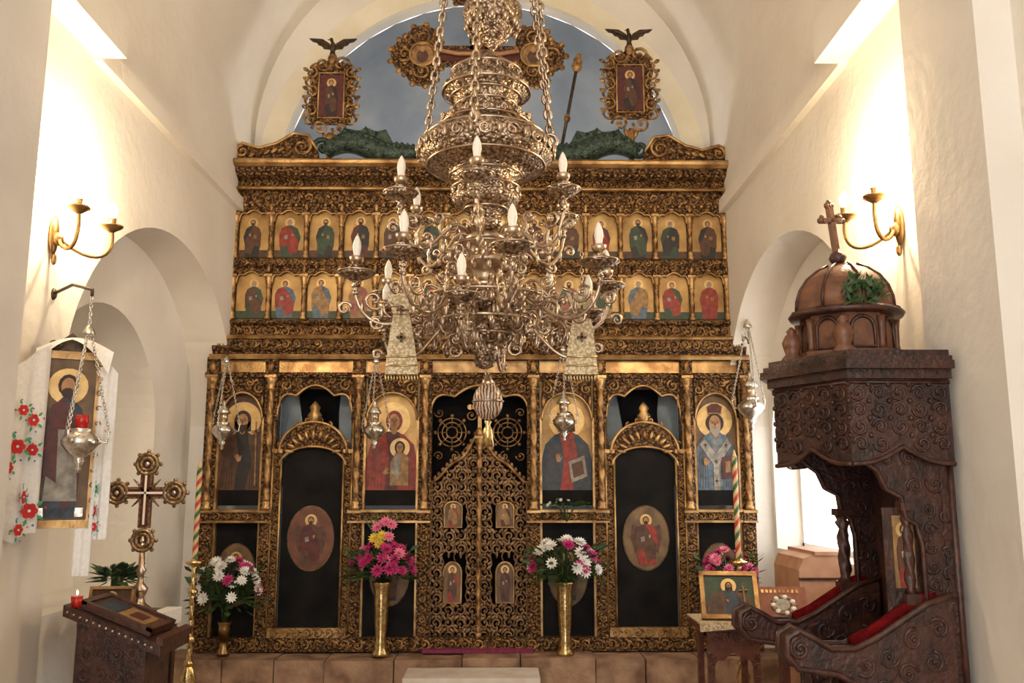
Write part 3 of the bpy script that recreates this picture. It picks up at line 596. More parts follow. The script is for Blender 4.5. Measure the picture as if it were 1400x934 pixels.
for i in range(12): a=2*PI*i/12; ch.m(SILP).ell((cxx+.025+.11*cos(a),CY+.02+.11*sin(a),cz_(20)),(.018,.018,.024),6,5)
for i in range(3):
    a=[PI*.02,PI*.9,PI*1.45][i]
    for q in (0,) if i else (0,.04):
        ch.chain((cxx+.27*cos(a),CY+.27*sin(a),cz_(160)),(cxx+.17*cos(a)+q,CY+.17*sin(a),cz_(-90)),.045,.0065)
    e=Vector((cxx+.27*cos(a),CY+.27*sin(a),cz_(170))); ch.tube([e+Vector((.03*cos(t)*cos(a),.03*cos(t)*sin(a),.03*sin(t))) for t in [k*PI/4 for k in range(8)]],.009,6,True); ch.ell(e-Vector((.02*cos(a),.02*sin(a),.02)),(.03,.03,.04))
ch.chain((cxx+.025,CY+.02,cz_(-55)),(cxx+.025,CY+.02,6.55),.08,.008)
def bez(p,n=14):
    out=[]; N=len(p)-1
    for i in range(n+1):
        t=i/n; q=Vector((0,0,0))
        for k in range(N+1): q+=Vector(p[k])*(math.comb(N,k)*t**k*(1-t)**(N-k))
        out.append(q)
    return out
def asc(a,rc,zc,R0,a0,d,tr=.007):
    f=lambda r,z:(cxx+r*cos(a),CY+r*sin(a),z); n=13
    ch.tube([f(rc+R0*(1-.8*i/n)*cos(a0+d*2.6*PI*i/n),zc+R0*(1-.8*i/n)*sin(a0+d*2.6*PI*i/n)) for i in range(n+1)],lambda t:tr*(1-.3*t),5)
    ch.ell(f(rc,zc),(R0*.22,)*3,6,4)
def arm(a,R,z0,z1,s=1,candle=True):
    ca,sa=cos(a),sin(a); f=lambda r,z:(cxx+r*ca,CY+r*sa,z)
    ch.m(SILP); ch.tube(bez([f(.06,z0),f(.2,z0+.18),f(R*.55,z0-.22),f(R*.95,z1-.28),f(R*1.05,z1-.1),f(R,z1)],18),lambda t:.0095*s*(1-.25*t),7)
    for (rc,zc,R0,a0,d) in ((R*.42,z0+.03,.065*s,-PI/2,1),(R*.70,z0-.03,.055*s,PI/2,-1),(R*.86,z1-.10,.045*s,PI,1),(R*.3,z0-.09,.045*s,PI/2,1),(R*.56,z0+.06,.035*s,0,-1),(R*.84,z0-.09,.03*s,PI,1),(R*1.08,z1-.14,.03*s,PI,-1)): asc(a,rc,zc,R0,a0,d)
    for t in (.2,.35,.5,.65,.8,.95): ch.ell(f(R*t,z0-.02-.04*sin(t*3)),(.010,.010,.028),6,4)
    x,y=cxx+R*ca,CY+R*sa
    ch.m(SILV).lathe([(.004,z1-.09),(.014,z1-.075),(.006,z1-.06),(.018,z1-.05),(.01,z1-.035),(.03,z1-.02),(.062*s,z1-.006),(.076*s,z1+.006),(.070*s,z1+.012),(.03,z1+.004),(.016,z1+.006),(.022,z1+.022),(.03,z1+.03),(.024,z1+.036),(.018,z1+.04)],x,y,20,10,.05)
    ch.m(SILP).tube([(x+.075*s*cos(2*PI*i/20),y+.075*s*sin(2*PI*i/20),z1+.008) for i in range(20)],.004,4,True)
    ch.lathe([(.018,z1+.04),(.027,z1+.055),(.03,z1+.07),(.025,z1+.072)],x,y,12)
    if candle: ch.m(CREAM).lathe([(.013,z1+.06),(.014,z1+.085),(.018,z1+.11),(.016,z1+.13),(.009,z1+.150),(.002,z1+.162)],x,y,12)
zl=cz_(364); zu=cz_(264)
for i in range(8): arm(2*PI*i/8+.2,.52,cz_(400),zl)
for i in range(6): arm(2*PI*i/6+.45,.37,cz_(306),zu,.9)
for i in range(8):
    a=2*PI*i/8-.19
    if i%2==0: arm(a,.42,cz_(436),cz_(420),.8)
    ch.m(SILP).chain((cxx+.48*cos(a),CY+.48*sin(a),zl-.14),(cxx+.14*cos(a),CY+.14*sin(a),cz_(440)),.028,.003)
    x1,y1=cxx+.2*cos(a),CY+.2*sin(a); ch.tube([(x1,y1,cz_(370)),(x1+.02,y1,cz_(385)),(x1,y1,cz_(400)),(x1-.02,y1,cz_(415)),(x1,y1,cz_(430))],.006,5)
    ch.m(SILV).lathe([(.003,cz_(470)),(.016,cz_(463)),(.024,cz_(452)),(.012,cz_(444)),(.004,cz_(440))],cxx+.3*cos(a),CY+.3*sin(a),8)
for i in range(16):
    a=2*PI*i/16+.1; ch.m(SILP)
    for (rc,v,R0,a0,d) in ((.16,335,.035,0,1),(.15,352,.03,PI,-1),(.2,385,.045,PI/2,1),(.28,408,.04,0,-1),(.17,425,.04,PI/2,1),(.12,455,.03,0,1),(.25,440,.03,PI,1)):
        if (i+int(v))%2: asc(a,rc,cz_(v),R0,a0,d,.006)
        else: ch.ell((cxx+rc*cos(a),CY+rc*sin(a),cz_(v)),(.012,.012,.022),6,4)
for rr,v in ((.2,428),(.13,318),(.25,392),(.12,448)): ch.m(SILP).tube([(cxx+rr*cos(2*PI*i/40),CY+rr*sin(2*PI*i/40),cz_(v)) for i in range(40)],.007,5,True)
for u in (549,795):
    ps=[(u-9,418),(u+9,418),(u+13,440),(u+18,470),(u+23,512),(u-23,512),(u-18,470),(u-13,440)]
    ch.m(BROC).plate([Q(a,c,CY-.1) for a,c in ps],CY-.105,CY-.095)
    ch.plate([Q(a,c,CY-.1) for a,c in [(u-22,400),(u+20,404),(u+13,430),(u-11,430)]],CY-.115,CY-.085)
    ch.m(GOLDD)
    for v in (425,462):
        x_,z_=Q(u,v,CY-.1); ch.box(x_-.018,x_+.018,CY-.12,CY-.10,z_-.004,z_+.004); ch.box(x_-.004,x_+.004,CY-.12,CY-.10,z_-.018,z_+.018)
    for v in (488,500):
        xa,za=Q(u-21,v,CY-.1); xb,zb=Q(u+21,v,CY-.1); ch.m(BRAS).tube([(xa,CY-.108,za),(xb,CY-.108,zb)],.003,4)
    for k in range(12): xa,za=Q(u-22+k*4,512,CY-.1); ch.tube([(xa,CY-.1,za),(xa,CY-.1,za-.025)],.003,4)
    xa,za=Q(u,345,CY-.1); xb,zb=Q(u,402,CY-.1); ch.m(SILP).chain((xa,CY-.1,za),(xb,CY-.1,zb),.022,.0025)
ex,ez=Q(667,549,CY); ch.m(EGGM).ell((ex,CY,ez),(.060,.060,.075),20,14)
ch.m(SILP); ch.lathe([(.004,ez+.11),(.012,ez+.1),(.02,ez+.085),(.03,ez+.07),(.025,ez+.065)],ex,CY,12); ch.chain((ex,CY,ez+.1),(cxx,CY,cz_(498)),.02,.0025)
ch.tube([(ex+.061*cos(2*PI*i/24),CY+.061*sin(2*PI*i/24),ez) for i in range(24)],.004,5,True)
ch.m(BRAS).lathe([(.004,ez-.07),(.014,ez-.08),(.008,ez-.095),(.016,ez-.11),(.018,ez-.13),(.022,ez-.18),(.002,ez-.182)],ex,CY,14,7,.12)
ch.done()
# ================================================================ SCONCES
lights=[]; SCP=30
def sconce(xw,sg,y,z,ends):
    b=B('wall_sconce').m(BRD)
    b.ell((xw+sg*.012,y,z),(.018,.04,.10),10,8); b.ell((xw+sg*.03,y,z-.02),(.03,.03,.035)); b.ell((xw+sg*.02,y,z-.12),(.014,.014,.03))
    for (dx,dy,dz) in ends:
        e=Vector((xw+sg*dx,y+dy,z+dz))
        b.m(BRD).tube(bez([(xw+sg*.03,y,z),(xw+sg*dx*.4,y+dy*.5,z-.10),(xw+sg*dx*1.15,y+dy*1.1,z-.16),(xw+sg*dx*1.05,y+dy,z+dz-.06),e],14),.010,7)
        b.lathe([(.008,e.z-.02),(.02,e.z-.01),(.052,e.z+.01),(.055,e.z+.018),(.02,e.z+.016),(.018,e.z+.02),(.02,e.z+.055),(.014,e.z+.057)],e.x,e.y,16)
        b.m(BULB).lathe([(.01,e.z+.055),(.020,e.z+.08),(.024,e.z+.095),(.014,e.z+.125),(.002,e.z+.14)],e.x,e.y,12)
        l=bpy.data.lights.new('sconce_bulb','POINT'); l.energy=SCP; l.color=(1,.78,.50); l.shadow_soft_size=.03
        o=bpy.data.objects.new('sconce_bulb_light',l); bpy.context.collection.objects.link(o); o.location=(e.x,e.y,e.z+.18); lights.append(o)
    o=b.done()
    for l in lights[-len(ends):]: l.parent=o
sconce(XL,1,4.14,2.80,[(.24,.10,.06),(.16,-.08,.10)]); sconce(XR,-1,3.92,2.80,[(.22,.10,.06),(.15,-.07,.10)])
# ================================================================ CANDLESTICKS
def candlestick(u,v0,v1,Y):
    b=B('tall_candlestick'); x=Q(u,700,Y)[0]; z0,z1=Q(u,v1,Y)[1],Q(u,v0,Y)[1]
    n=60; R=.019
    for k,mt in enumerate((CANR,CANW,CANG,CANW)):
        b.m(mt)
        for i in range(n):
            za,zb=z0+(z1-z0)*i/n,z0+(z1-z0)*(i+1)/n
            for q in range(3):
                a0=PI/2*k+i*.45+q*PI/6; a1=a0+PI/6
                b.quad((x+R*cos(a0),Y+R*sin(a0),za),(x+R*cos(a1),Y+R*sin(a1),za),(x+R*cos(a1+.45),Y+R*sin(a1+.45),zb),(x+R*cos(a0+.45),Y+R*sin(a0+.45),zb),True)
    b.m(CANW).lathe([(R,z1),(.012,z1+.015),(.004,z1+.05)],x,Y,10)
    b.m(BRAS).lathe([(.02,z0-.03),(.05,z0-.015),(.06,z0),(.03,z0+.01),(.026,z0+.02)],x,Y,16)
    nz=50; b.lathe([(.016,z0-.03-(z0-.45)*i/nz) for i in range(nz+1)],x,Y,12,3,.25,70)
    for z in (z0-.2,z0-.5,.45): b.lathe([(.016,z+.03),(.03,z+.015),(.034,z),(.02,z-.02)],x,Y,14)
    b.lathe([(.16,0),(.16,.03),(.10,.06),(.05,.2),(.03,.3),(.05,.36),(.03,.42),(.015,.46)],x,Y,20,3,.1)
    b.done()
candlestick(270,640,768,6.05); candlestick(1007,625,768,6.0)
# ================================================================ FLOWERS
def flower(b,c,r,mt,nrm):
    nrm=nrm.normalized(); A=nrm.orthogonal().normalized(); C=nrm.cross(A); b.m(mt)
    for ring,(k,el,l) in enumerate(((11,.15,1),(10,.6,.85),(7,1.05,.6))):
        for i in range(k):
            a=2*PI*i/k+ring*.3; d=(A*cos(a)+C*sin(a)); t=(d*cos(el)+nrm*sin(el))*r*l; s=(C*cos(a)-A*sin(a))*r*.2
            b.add([c,c+t*.55+s,c+t,c+t*.55-s],[(0,1,2,3)],True)
def bouquet(b,x,y,z,R,H,cols,n=26,fr=.048):
    for i in range(n):
        a=random.uniform(0,2*PI); e=random.uniform(.0,1.0); d=Vector((cos(a)*(1-e*e)**.5*R,sin(a)*(1-e*e)**.5*R,e*H)); c=Vector((x,y,z))+d
        b.m(LEAF).tube([(x,y,z-.12),Vector((x,y,z))+d*.5,c],.003,4); flower(b,c,fr*random.uniform(.8,1.2),random.choice(cols),d+Vector((0,-.12,.05)))
    for i in range(n*5):
        a=random.uniform(0,2*PI); e=random.uniform(-.35,.8); d=Vector((cos(a)*R,sin(a)*R,e*H))*random.uniform(.3,.98); c=Vector((x,y,z))+d
        s=Vector((random.uniform(-1,1),random.uniform(-1,1),random.uniform(-.5,.5)))*.025; b.m(LEAF).add([c,c+d*.25+s,c+d.normalized()*.10,c+d*.25-s],[(0,1,2,3)])
def vase(u,vb,vt,Y,rpx,cols,R,H,n=26,extra=None,mt=BRAS,up=.06):
    b=B('flower_vase'); x=Q(u,vb,Y)[0]; zb=.36; zt=Q(u,vt,Y)[1]; r=rpx*Y/F; h=zt-zb
    b.m(mt).lathe([(r*1.05,zb),(r*1.1,zb+.02),(r*.7,zb+.05),(r*.8,zb+.08),(r*.62,zb+.12),(r*.78,zb+h*.45),(r*.9,zb+h*.8),(r*.86,zb+h*.85),(r*1.1,zb+h*.97),(r*1.15,zb+h),(r*.95,zb+h-.01)],x,Y,24,8,.03)
    b.m(LEAF)
    for k in range(9): a=2*PI*k/9; b.tube([(x+.01*cos(a),Y+.01*sin(a),zt-.05),(x+.04*cos(a),Y+.04*sin(a),zt+up+.05)],.004,4)
    bouquet(b,x,Y,zt+up,R,H,cols,n)
    if extra: extra(b,x,Y,zt)
    b.done()
def lily(b,x,Y,zt):
    for dx,dz,mt in ((.02,.44,PPK),(.07,.42,PPK),(-.04,.40,PPK),(.0,.34,PYE),(.05,.33,PPK),(-.02,.28,PYE),(-.06,.32,PYE)):
        c=Vector((x+dx,Y-.05,zt+dz)); b.m(LEAF).tube([(x,Y,zt),c],.003,4); flower(b,c,.05,mt,Vector((dx*3,-.6,.4)))
    for k in range(10): a=random.uniform(-1,1); c=Vector((x+a*.08,Y,zt+.25)); b.m(LEAF).add([c,c+Vector((.01,0,.12)),c+Vector((a*.1,0,.26)),c+Vector((-.01,0,.12))],[(0,1,2,3)])
vase(520,888,795,6.82,11,[MAG,MAG,MAG,MAG,PPK],.23,.20,44,lily,up=.08)
vase(773,888,795,6.82,11,[PWH,PWH,MAG,PWH],.26,.24,50,up=.08)
vase(305,890,850,6.85,8,[PWH,PWH,PWH,MAG],.24,.28,50,mt=BRD,up=.18)
vase(1000,888,830,6.85,8,[MAG,MAG,PPK],.20,.24,40,mt=SILB,up=.18)
b=B('floral_sprig'); p=W(775,692,6.93); bouquet(b,p.x,p.y,p.z,.15,.05,[LEAF,PWH],8,.02); b.done()
# ================================================================ BISHOP THRONE
th=B('bishop_throne'); YN,YF=3.65,4.42
th.M=Matrix.Translation((1.70-1.86*.94,3.28-3.65*.90,0))@Matrix.Diagonal((.94,.90,.975,1))
plan=[(1.86,YN),(1.45,YN),(1.27,4.04),(1.45,YF),(1.86,YF)]
def grow(k): return [(1.86,YN-k),(1.45-k*.4,YN-k),(1.27-k,4.04),(1.45-k*.4,YF+k),(1.86,YF+k)]
th.m(WOOD); th.slab(grow(-.05),1.94,2.055); th.slab(grow(.03),2.052,2.09); th.slab(grow(.06),2.088,2.12); th.slab(grow(.045),2.12,2.14); th.slab(grow(.02),2.14,2.165)
def facet(p,q,z0,z1,drop,n=24,th_=.03):
    p=Vector((p[0],p[1],0));q=Vector((q[0],q[1],0)); ctr=Vector((1.75,4.03,0))
    T=(q-p).normalized(); L=(q-p).length; nr=T.cross(Vector((0,0,1)))
    if nr.dot((p+q)/2-ctr)<0: nr=-nr
    f=lambda t:z0-drop*(abs(sin(t*PI*2))*.35+ (2*abs(t-.5))**2*.65)
    th.m(WOOD)
    for i in range(n):
        t0,t1=i/n,(i+1)/n
        for o in (Vector((0,0,0)),-nr*th_):
            a=p.lerp(q,t0)+o;c=p.lerp(q,t1)+o; th.quad((a.x,a.y,f(t0)),(c.x,c.y,f(t1)),(c.x,c.y,z1),(a.x,a.y,z1))
        a=p.lerp(q,t0);c=p.lerp(q,t1);th.quad((a.x,a.y,f(t0)),(c.x,c.y,f(t1)),(c.x-nr.x*th_,c.y-nr.y*th_,f(t1)),(a.x-nr.x*th_,a.y-nr.y*th_,f(t0)))
    th.m(WOODR); th.tube([p.lerp(q,i/n)+nr*.004+Vector((0,0,f(i/n))) for i in range(n+1)],.010,5)
    th.tube([p+nr*.004+Vector((0,0,2.04)),q+nr*.004+Vector((0,0,2.04))],.008,5)
    th.m(WOOD); ns=max(3,int(L/.075))
    for j in range(4):
        zz=2.0-j*.066
        for i in range(ns):
            t=(i+.5)/ns
            if zz-.03<f(t): continue
            c=p+T*L*t; s=1 if (i+j)%2 else -1
            th.tube([Vector((c.x,c.y,zz))+T*.034*(1-.8*k/10)*cos(s*2.5*PI*k/10)+Vector((0,0,.034*(1-.8*k/10)*sin(s*2.5*PI*k/10)))+nr*.001 for k in range(11)],.007,5)
            e=c+T*L*.5/ns; th.ell((e.x,e.y,zz+.033),(.012,.012,.012),6,4)
for i in range(4): facet(plan[i],plan[i+1],1.79,2.052,.10)
dx,dy=1.61,4.04
th.m(WOODD); th.slab([(dx+.235*cos(2*PI*i/8+PI/8),dy+.235*sin(2*PI*i/8+PI/8)) for i in range(8)],2.165,2.20)
th.slab([(dx+.20*cos(2*PI*i/8+PI/8),dy+.20*sin(2*PI*i/8+PI/8)) for i in range(8)],2.19,2.36)
for i in range(8):
    a=2*PI*i/8; a2=a+PI/8
    th.m(WOODR); c=Vector((dx+.19*cos(a),dy+.19*sin(a),2.27)); T=Vector((-sin(a),cos(a),0))
    th.tube([c+T*.05*cos(t)+Vector((0,0,.02+.05*sin(t))) for t in [PI*k/8 for k in range(9)]]+[c-T*.05-Vector((0,0,.06)),c+T*.05-Vector((0,0,.06))],.009,5,True)
    th.m(WOODD).lathe([(.018,2.2),(.012,2.23),(.014,2.3),(.02,2.34)],dx+.205*cos(a2),dy+.205*sin(a2),8)
th.m(WOODR).lathe([(.24,2.355),(.25,2.37),(.235,2.385)],dx,dy,40)
th.m(WOODD).lathe([(.235,2.385),(.215,2.39),(.212,2.43),(.195,2.48),(.16,2.53),(.11,2.57),(.06,2.59),(.035,2.6),(.02,2.605)],dx,dy,40,8,.03)
th.m(WOODR)
for i in range(8): a=PI/4*i; th.tube([(dx+rr*cos(a),dy+rr*sin(a),z) for rr,z in ((.222,2.39),(.219,2.43),(.202,2.48),(.167,2.53),(.117,2.57),(.067,2.595))],.007,5)
th.lathe([(.02,2.6),(.03,2.61),(.04,2.63),(.03,2.65),(.014,2.66),(.012,2.67)],dx-.02,dy,12)
th.m(WOODD); MM=th.M; th.M=MM@Matrix.Translation((dx-.025,dy,2.66))@Matrix.Rotation(-.10,4,'Y')@Matrix.Rotation(.35,4,'Z')
th.box(-.013,.013,-.012,.012,-.01,.2); th.box(-.05,.05,-.012,.012,.13,.15)
for p in ((-.052,.14),(.052,.14),(0,.21)):
    for q in ((0,0),(.014,0),(-.014,0),(0,.014)): th.ell((p[0]+q[0],0,p[1]+q[1]),(.014,.012,.014),6,5)
th.M=MM
for (fx,fy) in ((1.48,3.74),(1.36,4.04),(1.48,4.34)):
    th.m(WOODD).lathe([(.05,2.165),(.05,2.18),(.03,2.2),(.04,2.23),(.045,2.25),(.03,2.28),(.018,2.29),(.024,2.30),(.005,2.32)],fx,fy,10)
for k in range(150):
    a=random.uniform(0,2*PI); rr=random.uniform(.03,.09); c=Vector((1.60+rr*cos(a),3.82+random.uniform(-.03,.03),2.43+rr*.8*sin(a))); s=Vector((random.uniform(-1,1),random.uniform(-1,1),random.uniform(-1,1)))*.022; th.m(LEAF).add([c,c+s,c+s*1.6+Vector((.01,0,.02)),c+Vector((.015,0,.01))],[(0,1,2,3)])
th.m(LEAF).tube([(1.60+.06*cos(2*PI*k/14),3.82,2.43+.05*sin(2*PI*k/14)) for k in range(14)],.012,5,True)
th.m(WOOD); th.box(1.81,1.855,YN+.03,YF-.01,0.13,1.93)
def wing(Y,t=.04):
    up=[(1.44,1.93),(1.86,1.93),(1.86,.14),(1.72,.14),(1.72,1.42),(1.70,1.50),(1.66,1.52),(1.65,1.60),(1.59,1.63),(1.56,1.70),(1.49,1.75),(1.455,1.82)]
    th.m(WOOD).plate(up,Y,Y+t)
    L_=[(1.78,1.76,.045),(1.69,1.75,.04),(1.60,1.75,.035),(1.79,1.65,.04),(1.71,1.64,.035)]
    for k in range(11): L_+=[(1.757,1.55-k*.07,.028),(1.822,1.53-k*.07,.028)]
    for i,(cx_,cz,rr) in enumerate(L_):
        for yy in (Y-.001,Y+t+.001): th.scroll(cx_,cz,rr,i*.9,1 if i%2 else -1,yy,.007)
    th.m(WOODR).tube([(p[0],Y-.002,p[1]) for p in up[3:]],.010,6); th.tube([(1.85,Y-.004,.5),(1.85,Y-.004,1.9)],.014,6)
    A=[(1.80,1.24),(1.70,1.21),(1.60,1.15),(1.50,1.09),(1.41,1.05),(1.32,1.05),(1.25,1.09),(1.20,1.115),(1.155,1.09),(1.15,1.03),(1.19,.98),(1.26,.97),(1.34,.96),(1.42,.92),(1.46,.82),(1.47,.66),(1.43,.55),(1.46,.46),(1.49,.14),(1.80,.14)]
    y0=Y-.045; y1=Y+t+.03
    th.m(WOOD).plate(A,y0,y1); th.m(WOODR).tube([(p[0],y0-.002,p[1]) for p in A[:17]],.013,6); th.tube([(p[0],y1+.002,p[1]) for p in A[:17]],.013,6); th.scroll(1.20,1.05,.045,PI/2,1,y0-.004,.010)
    th.m(WOOD)
    for i,(cx_,cz) in enumerate([(1.54,1.02),(1.64,1.08),(1.74,1.12),(1.45,.99),(1.52,.91),(1.61,.96),(1.71,1.0)]+[(1.53+.09*q,.82-.1*j) for j in range(7) for q in range(3)]): th.scroll(cx_,cz,.042,i*1.3,1 if i%2 else -1,y0+.001,.009)
    th.m(VELV).tube([(1.76,Y+.02,1.235),(1.70,Y+.02,1.215),(1.60,Y+.02,1.155),(1.50,Y+.02,1.095),(1.42,Y+.02,1.06)],.026,8)
wing(YN+.035);wing(YF-.045)
def tcol(x,y,z0,z1,r=.028):
    th.m(WOODR); h=z1-z0; th.box(x-r*1.3,x+r*1.3,y-r*1.3,y+r*1.3,z0,z0+.04); th.box(x-r*1.3,x+r*1.3,y-r*1.3,y+r*1.3,z1-.03,z1)
    th.lathe([(r*1.2,z0+.04),(r*.7,z0+.06),(r,z0+.09)]+[(r*.95,z0+.1+(h-.22)*i/30) for i in range(31)]+[(r*.7,z1-.09),(r*1.2,z1-.06),(r*.8,z1-.05),(r*1.1,z1-.03)],x,y,14,3,.14,70)
tcol(1.67,YN+.055,1.20,1.58,.022); tcol(1.67,YF-.025,1.18,1.54,.028)
th.m(WOOD).plate([(1.58,1.17),(1.73,1.24),(1.73,1.56),(1.58,1.56)],YN+.065,YN+.071)
th.m(OCH).plate([(1.615,1.26),(1.70,1.26),(1.70,1.53),(1.615,1.53)],YN+.059,YN+.065); saint_full(th,1.657,1.262,.09,.25,YN+.059,RED,BRN,'dark')
th.m(WOOD).box(1.47,1.80,YN+.12,YF-.10,.13,.62); th.m(VELV).box(1.46,1.79,YN+.12,YF-.10,.62,.68)
th.m(WOOD).box(1.1,1.86,YN-.1,YF+.1,0,.12)
th.done()
# ================================================================ RIGHT LECTERN TABLE, ICON, BOOK, CHEST
t=B('carved_lectern_table'); Yt=5.15; xa,xb=Q(962,850,Yt)[0],Q(1042,850,Yt)[0]; zt_=Q(1000,850,Yt)[1]
TR=mat('lectern_reddish_wood',(.07,.02,.012),(.14,.045,.025),20,.35,bump=.3)
t.m(TR).box(xa-.02,xb+.02,Yt-.03,Yt+.32,zt_-.05,zt_-.01)
for sx in (xa+.02,xb-.055):
    for sy in (Yt,Yt+.26):
        t.box(sx,sx+.035,sy,sy+.035,.0,zt_-.05); t.lathe([(.02,0),(.03,.02),(.03,.05),(.015,.07)],sx+.017,sy+.017,10)
A=arch(xa+.05,xb-.05,zt_-.33,.16,'scallop',20)
spandrel(t,A,zt_-.05,lambda s,z,d:(s,Yt+.005+d,z),.02)
for k in range(4): t.scroll(xa+.06+k*.07,zt_-.09,.03,k,1,Yt,.007)
for sx in (xa+.037,xb-.037):
    for k in range(8): t.scroll(sx,zt_-.18-k*.07,.022,k,1 if k%2 else -1,Yt-.004,.005)
t.box(xa+.03,xb-.03,Yt+.02,Yt+.28,.3,.34)
t.m(BROC).box(xa-.03,xb+.03,Yt-.04,Yt+.32,zt_-.01,zt_); t.plate([(xa-.03,zt_),(xb+.03,zt_),(xb+.03,zt_-.05),((xa+xb)/2,zt_-.035),(xa-.03,zt_-.05)],Yt-.045,Yt-.04)
t.done()
def framed_icon(name,origin,w,h,rotz,tilt,frame,bg,kind,robe,mant,th_=.03,fk=.09):
    b=B(name); b.M=Matrix.Translation(origin)@Matrix.Rotation(rotz,4,'Z')@Matrix.Rotation(tilt,4,'X')
    fw=min(w,h)*fk
    b.m(frame); b.box(-w/2,w/2,0,th_,0,h)
    for (x0,x1,z0,z1) in ((-w/2,w/2,0,fw),(-w/2,w/2,h-fw,h),(-w/2,-w/2+fw,0,h),(w/2-fw,w/2,0,h)): b.box(x0,x1,-.015,0,z0,z1)
    b.m(bg).box(-w/2+fw,w/2-fw,-.003,0,fw,h-fw)
    if kind=='full': saint_full(b,0,fw*1.2,(w-2*fw)*1.1,h-3*fw,-.004,robe,mant,'dark')
    elif kind: saint_half(b,0,fw,(w-2*fw),h-2.4*fw,-.004,robe,mant,kind)
    return b
fi=framed_icon('standing_icon',Vector(((xa+xb)/2,Yt+.03,zt_+.007)),.33,.28,-.12,-.45,GOLDF,GRN,'john',BLU,BRN,.02); fi.done()
bk=B('gospel_book'); o=W(1072,848,5.3); bk.M=Matrix.Translation(o)@Matrix.Rotation(-.1,4,'Z')@Matrix.Rotation(-.55,4,'X')
bk.m(PAPER).box(-.14,.14,.003,.03,.0,.2); bk.m(mat('book_cover_red',(.20,.045,.02),(.28,.08,.04),20,.5)); bk.box(-.15,.15,-.005,.004,-.005,.205); bk.box(-.15,.15,.03,.038,-.005,.205)
bk.m(WHT); bk.disc(.0,.10,.05,.045,-.009,14,.004)
for k in range(14): a=2*PI*k/14; bk.m(PWH if k%2 else OCH).ell((.06*cos(a)+.01,-.01,.09+.05*sin(a)),(.018,.006,.014),6,4)
bk.m(GOLDF)
for k in range(9): bk.box(-.11+k*.025,-.095+k*.025,-.009,-.005,.165,.185)
bk.done()
st=B('book_stand').m(TR); st.box(o.x-.14,o.x+.14,5.24,5.42,o.z-.045,o.z-.02); st.box(o.x-.025,o.x+.025,5.31,5.36,.03,o.z-.04); st.box(o.x-.12,o.x+.12,5.22,5.44,0,.03)
st.plate([(o.x-.1,o.z-.045),(o.x+.1,o.z-.045),(o.x+.03,o.z-.15),(o.x-.03,o.z-.15)],5.32,5.35); st.done()
c=B('wooden_chest').m(WOODP); Yc=5.55
q0=Q(1095,830,Yc);q1=Q(1172,757,Yc); xe=min(q1[0],2.16); c.plate([(q0[0],0),(xe,0),(xe,q1[1]),(q0[0]+.12,q1[1]),(q0[0]+.03,q1[1]-.03),(q0[0],q1[1]-.1)],Yc,Yc+.5); c.box(q0[0]+.1,xe+.01,Yc-.012,Yc+.51,q1[1]-.01,q1[1]+.012); c.m(WOODR).box(q0[0]-.005,xe+.005,Yc-.01,Yc,q1[1]-.16,q1[1]-.145); c.done()
fi=framed_icon('small_wall_picture',Vector((2.18,4.66,1.22)),.10,.16,-PI/2,0,WOODR,PAPER,None,None,None,.01); fi.m(BRN).disc(0,.09,.02,.03,-.006); fi.done()
# ================================================================ LEFT SIDE
z0=Q(90,722,4.1)[1]; z1=Q(90,482,4.1)[1]
mid=Vector((-2.00,4.08,z0)); ang=math.atan2(.14,.26)
fi=framed_icon('wall_icon',mid,.30,(z1-z0),ang,.0,GOLDF,BROWNG,'full',BLU,DRED,.03,.12)
H=z1-z0
fi.m(SILB).box(-.10,.10,-.009,-.004,.05,.09)
fi.m(OMO).plate([(-.07,.12),(.07,.12),(.05,H*.55),(-.05,H*.55)],-.013,-.004); fi.m(DRED).plate([(-.075,H*.3),(-.02,H*.25),(-.03,H*.62),(-.07,H*.6)],-.016,-.004)
fi.m(GOLD2); fi.scroll(-.10,.10,.03,0,1,-.018,.006)
for k in range(11):
    for s in (-1,1): fi.scroll(s*.133,.05+k*(H-.1)/10,.014,k,s,-.018,.004,1,7)
fi.m(BRZ); fi.plate([(-.12,H),(.12,H),(.06,H+.04),(0,H+.09),(-.06,H+.04)],0,.03)
for k in (-1,1): fi.scroll(k*.07,H+.03,.03,0,k,-.002,.007)
fi.m(WOOD).box(-.02,.02,.03,.12,.2,.3)
fi.done()
tw=B('embroidered_towel')
def cloth(p0,p1,ztf,zbf,n=28,amp=.016,m=16,fr=5):
    tw.m(LINEN)
    p0=Vector(p0);p1=Vector(p1);nr=Vector((p1.y-p0.y,-(p1.x-p0.x),0)).normalized()
    def P(s,t):
        zt,zb=ztf(s),zbf(s); q=p0.lerp(p1,s); q=q+nr*amp*sin(s*fr*2*PI)*(.35+.65*t); return Vector((q.x,q.y,zt+(zb-zt)*t))
    vs=[P(i/n,j/m) for j in range(m+1) for i in range(n+1)]
    tw.add(vs,[(j*(n+1)+i,j*(n+1)+i+1,(j+1)*(n+1)+i+1,(j+1)*(n+1)+i) for j in range(m) for i in range(n)],True)
    return P,nr
zT=Q(60,468,3.95)[1];zB=Q(20,735,3.95)[1]
P,nr=cloth((-2.12,3.73,0),(-2.05,4.0,0),lambda s:zT-.20*(1-s)**1.2,lambda s:zB+.02*sin(s*9),amp=.016,fr=2.5)
